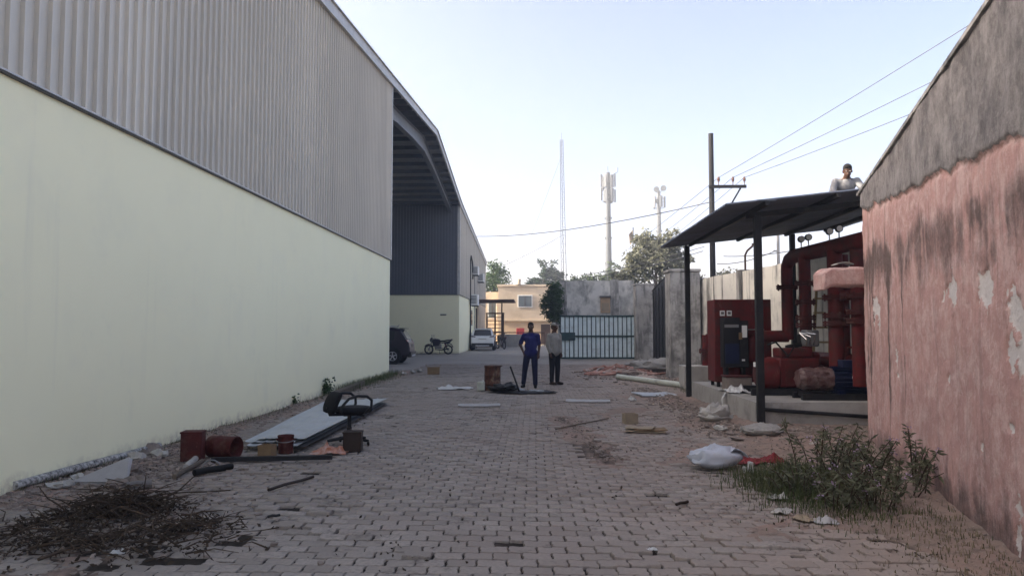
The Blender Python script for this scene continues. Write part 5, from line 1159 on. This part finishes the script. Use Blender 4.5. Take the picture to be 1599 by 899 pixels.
for k in range(9):
    a = rr.uniform(0, 6.28); x, y = rr.gauss(G(185, 800).x, .35), rr.gauss(G(185, 800).y, .22); l = rr.uniform(.25, .5); pts = [Vector((x, y, .03))]
    for i in range(4): a += rr.gauss(0, .35); pts.append(pts[-1]+Vector((math.cos(a)*l/4, math.sin(a)*l/4, rr.gauss(.02, .05)))); pts[-1].z = max(.02, pts[-1].z)
    if all(q.x > -4.85 for q in pts): b.tube(pts, [.011, .010, .008, .006, .003], 5)
t = thing('dry_brush', 'dark heap of dry twigs and dead leaves on the left foreground paving', 'twigs', (0, 0, 0))
o = b.build('twigs', 'twig', t, smooth=0); o['kind'] = 'stuff'; o = bl.build('dead_leaves', 'dead_leaf', t, smooth=0); o['kind'] = 'stuff'
lying('branch', 'long bare branch lying across the front of the twig heap', 'branch', (60, 880), (225, 822), .013, 'twig', 6, .03)
lying('branch', 'thin twig trailing right from the heap along the paving', 'branch', (245, 775), (360, 768), .007, 'twig', 5, .02)
rr = random.Random(31); bl = MB()
leaves(bl, [(x+rr.gauss(0, .22), y+rr.gauss(0, .22), .012) for x, y in [(rr.uniform(-4.2, 3.0), 3.3+abs(rr.gauss(0, 6))) for _ in range(60)] for _ in range(rr.choice((2, 5, 14)))], .035, rr, .25, .55); o = bl.build('leaf_litter', 'dead_leaf', smooth=0); tag(o, 'scattered dry leaf litter over the paving', None, kind='stuff')

# ------------------------------------------------------------------ poles, masts, wires
def wire_(label, a, c, sag, r_=.012, name='power_cable', grp='overhead cables'):
    a, c = Vector(a), Vector(c); pts = [a.lerp(c, i/14)-Vector((0, 0, sag*4*(i/14)*(1-i/14))) for i in range(15)]
    o = MB().tube(pts, r_, 5).build(name, 'wire'); return tag(o, label, 'cable', grp)
up = thing('utility_pole', 'dark steel utility pole with side crossarm behind the shelter', 'utility pole', (6.27, 26, 0))
MB().tube([(0, 0, -.2), (0, 0, 8.5)], [.11, .09], 10).build('pole', 'black_steel', up)
MB().box((.53, -.12, 6.58), (1.30, .09, .10)).build('crossarm', 'black_steel', up); MB().tube([(0.02, -.12, 4.9), (.98, -.12, 6.52)], .03, 6).build('brace', 'black_steel', up); MB().box((0, 0, 5.05), (.28, .28, .1)).build('clamp', 'black_steel', up)
ins = []
for k, x in enumerate((.22, .72, 1.12)):
    b = MB().lathe([(.015, 0), (.015, .12), (.05, .13), (.035, .17), (.06, .19), (.04, .24), (.045, .27), (.02, .30)], 10); o = b.build('insulator', 'porcelain', up); o.location = (x, -.12, 6.63); ins.append(Vector((6.27+x, 25.88, 6.9)))
tg = [Wy(1640, -40, 14), Wy(1640, 35, 14), Wy(1640, 90, 14)]
for k in range(3): wire_(('top', 'middle', 'lowest')[k]+' of the three cables running up right from the crossarm', ins[k], tg[k], .05, .010)
far = [Wy(905, 437, 75), Wy(930, 437, 75), Wy(955, 437, 75)]
for k in range(3): wire_(('leftmost', 'middle', 'rightmost')[k]+' of the three cables running away from the crossarm over the gatehouse', ins[k], far[k], .3, .010)
wire_('long single cable crossing the open sky from the warehouse to the pole', Wy(742, 369, 50), (6.27, 25.9, 6.05), .35, .018)
wire_('thin stay cable slanting down left from the lattice mast', Wy(880, 366, 100), Wy(785, 415, 100), .2, .03)
wire_('faint long stay of the lattice mast on its left side', Wy(878, 240, 100), Wy(800, 440, 100), .3, .02)
for k, (a, c, ya, yc) in enumerate((((1100, 385), (905, 430), 30, 44), ((1098, 392), (925, 432), 30, 44), ((1075, 400), (890, 437), 30, 44), ((1210, 392), (1120, 412), 24, 27), ((1300, 378), (1130, 400), 20, 27))):
    wire_(('upper', 'second', 'third')[k]+' drooping pale cable over the gatehouse roof' if k < 3 else ('far short cable seen below the shelter roof', 'near short cable seen below the shelter roof')[k-3], Wy(*a, ya), Wy(*c, yc), .12, .014)
t = thing('utility_pole', 'slim pole seen between the shelter roof and the compound wall', 'utility pole', (7.9, 24, 0)); MB().tube([(0, 0, 0), (0, 0, 4.6)], .05, 8).build('pole', 'grey_metal', t); MB().box((-.08, 0, 4.1), (.16, .05, .05)).build('bracket', 'grey_metal', t)
t = thing('wall_lamp_arm', 'bent pipe arm rising from the top of the compound wall', 'lamp arm', (5.95, 20.9, 3.0)); MB().tube([(0, 0, 0), (0, 0, .65), (.06, 0, .78), (.22, 0, .92)], .03, 8).build('arm', 'rust_dark', t); MB().box((.27, 0, .96), (.14, .08, .06)).build('head', 'rust_dark', t)
# lattice mast
lm = thing('lattice_mast', 'very slender tall lattice mast with three legs', 'mast', (4.1, 100, 0)); HM = 27.6
def leg_pt(k, z): r_ = .50-.28*z/HM; a = R(90+120*k); return Vector((r_*math.cos(a)-.012*z, r_*math.sin(a), z))
for k in range(3): MB().tube([leg_pt(k, 0), leg_pt(k, HM)], .045, 6).build('leg', 'tower_grey', lm)
for i in range(23):
    z0, z1 = HM*i/23, HM*(i+1)/23
    for k in range(3):
        MB().tube([leg_pt(k, z0), leg_pt((k+1) % 3, z1)], .014, 4).build('brace', 'tower_grey', lm)
    b = MB()
    for k in range(3): b.tube([leg_pt(k, z1), leg_pt((k+1) % 3, z1)], .014, 4)
    b.build('ring', 'tower_grey', lm)
MB().tube([leg_pt(0, HM), leg_pt(0, HM)+Vector((0, 0, 1.0))], .03, 5).build('rod', 'tower_grey', lm)
def telecom(label, p, h, two, seed):
    rr = random.Random(seed); t = thing('telecom_tower', label, 'tower', p, 0, 'telecom monopoles'); s = h/27.
    MB().tube([(0, 0, 0), (0, 0, h*.5), (0, 0, h)], [.62*s, .5*s, .34*s], 14).build('pole', 'tower_grey', t)
    for z in (.45, .6, .72): MB().tube([(0, 0, h*z), (0, 0, h*z+.25)], .62*s, 12).build('collar', 'tower_grey', t)
    tiers = [(h-3.7*s, 6), (h-1.4*s, 6)] if two else [(h-2.2*s, 5)]
    for zi, n in tiers:
        MB().torus((0, 0, zi-1.0*s), .9*s, .05, 20, 5, 'z').build('platform_ring', 'tower_grey', t); MB().torus((0, 0, zi+.8*s), .9*s, .05, 20, 5, 'z').build('platform_ring', 'tower_grey', t)
        for k in range(n):
            a = 2*math.pi*k/n+rr.uniform(-.2, .2); r_ = 1.12*s; c = Vector((r_*math.cos(a), r_*math.sin(a), zi+rr.uniform(-.2, .2)*s))
            MB().box(c, (.26*s, .50*s, 2.05*s), Matrix.Rotation(a, 3, 'Z')).build('antenna_panel', 'antenna_white', t, bevel=.03)
            MB().tube([(0, 0, c.z), c], .05, 5).build('bracket', 'tower_grey', t)
        for k in range(4): a = rr.uniform(0, 6.28); MB().box((.6*s*math.cos(a), .6*s*math.sin(a), zi+rr.uniform(-.8, .8)*s), (.5*s, .4*s, .7*s)).build('radio_unit', 'tower_grey', t)
    if not two:
        for dx, dz in ((-.55, .5), (.75, .7)): 
            MB().tube([(dx*s, -1.1*s, h+dz*s-.4*s), (dx*s, -.75*s, h+dz*s-.4*s)], .52*s, 18).build('dish', 'antenna_white', t); MB().tube([(dx*s, -.75*s, h+dz*s-.4*s), (0, 0, h-.8*s)], .06, 5).build('dish_arm', 'tower_grey', t)
        MB().tube([(.1, -.6, h-4.4*s), (.1, -.3, h-4.4*s)], .3*s, 14).build('dish', 'antenna_white', t)
    else: MB().tube([(.9*s, 0, h-.3*s), (1.6*s, 0, h+.1*s), (1.6*s, 0, h+.8*s)], .07, 6).build('side_arm', 'tower_grey', t); MB().tube([(0, 0, h-.2), (0, 0, h+1.0*s)], .05, 6).build('rod', 'tower_grey', t)
telecom('large telecom monopole with two tiers of white panel antennas', (12.1, 120, 0), 27.3, True, 4)
telecom('smaller telecom monopole with round dishes at its top', (23.7, 140, 0), 28.0, False, 6)
t = thing('flag_pole', 'thin flag pole with a small limp orange flag', 'flag pole', Vector(Wy(987, 437, 60))*1.0); t.location.z = 0; MB().tube([(0, 0, 0), (.12, 0, 9.9)], .045, 6).build('pole', 'tower_grey', t)
MB().slab(6, 6, lambda u, v: (.1-.35*u*(1-.3*v), .06*math.sin(u*5+v*2), 9.7-.9*v-.4*u), .012).build('flag', 'flag_cloth', t)
t = thing('antenna_aerial', 'thin horizontal aerial arms on a short mast left of the gatehouse trees', 'aerial', Vector(Wy(949, 437, 70))); t.location.z = 0
MB().tube([(0, 0, 0), (0, 0, 7.2)], .04, 6).build('mast', 'tower_grey', t); MB().tube([(-.9, 0, 7.0), (.9, 0, 7.1)], .025, 5).build('arm', 'tower_grey', t)

# ------------------------------------------------------------------ the hazy air of the yard
m = bpy.data.materials.new('haze'); m.use_nodes = True; t = m.node_tree
for n in list(t.nodes):
    if n.type == 'BSDF_PRINCIPLED': t.nodes.remove(n)
v = t.nodes.new('ShaderNodeVolumePrincipled'); v.inputs['Color'].default_value = (.86, .90, .95, 1); v.inputs['Density'].default_value = .0024
v.inputs['Anisotropy'].default_value = .2
t.links.new(v.outputs[0], t.nodes['Material Output'].inputs['Volume']); MATS['haze'] = m
hz = MB().bb(-455, 455, -455, 455, -1.2, 34).build('haze', 'haze', smooth=0); hz['kind'] = 'stuff'
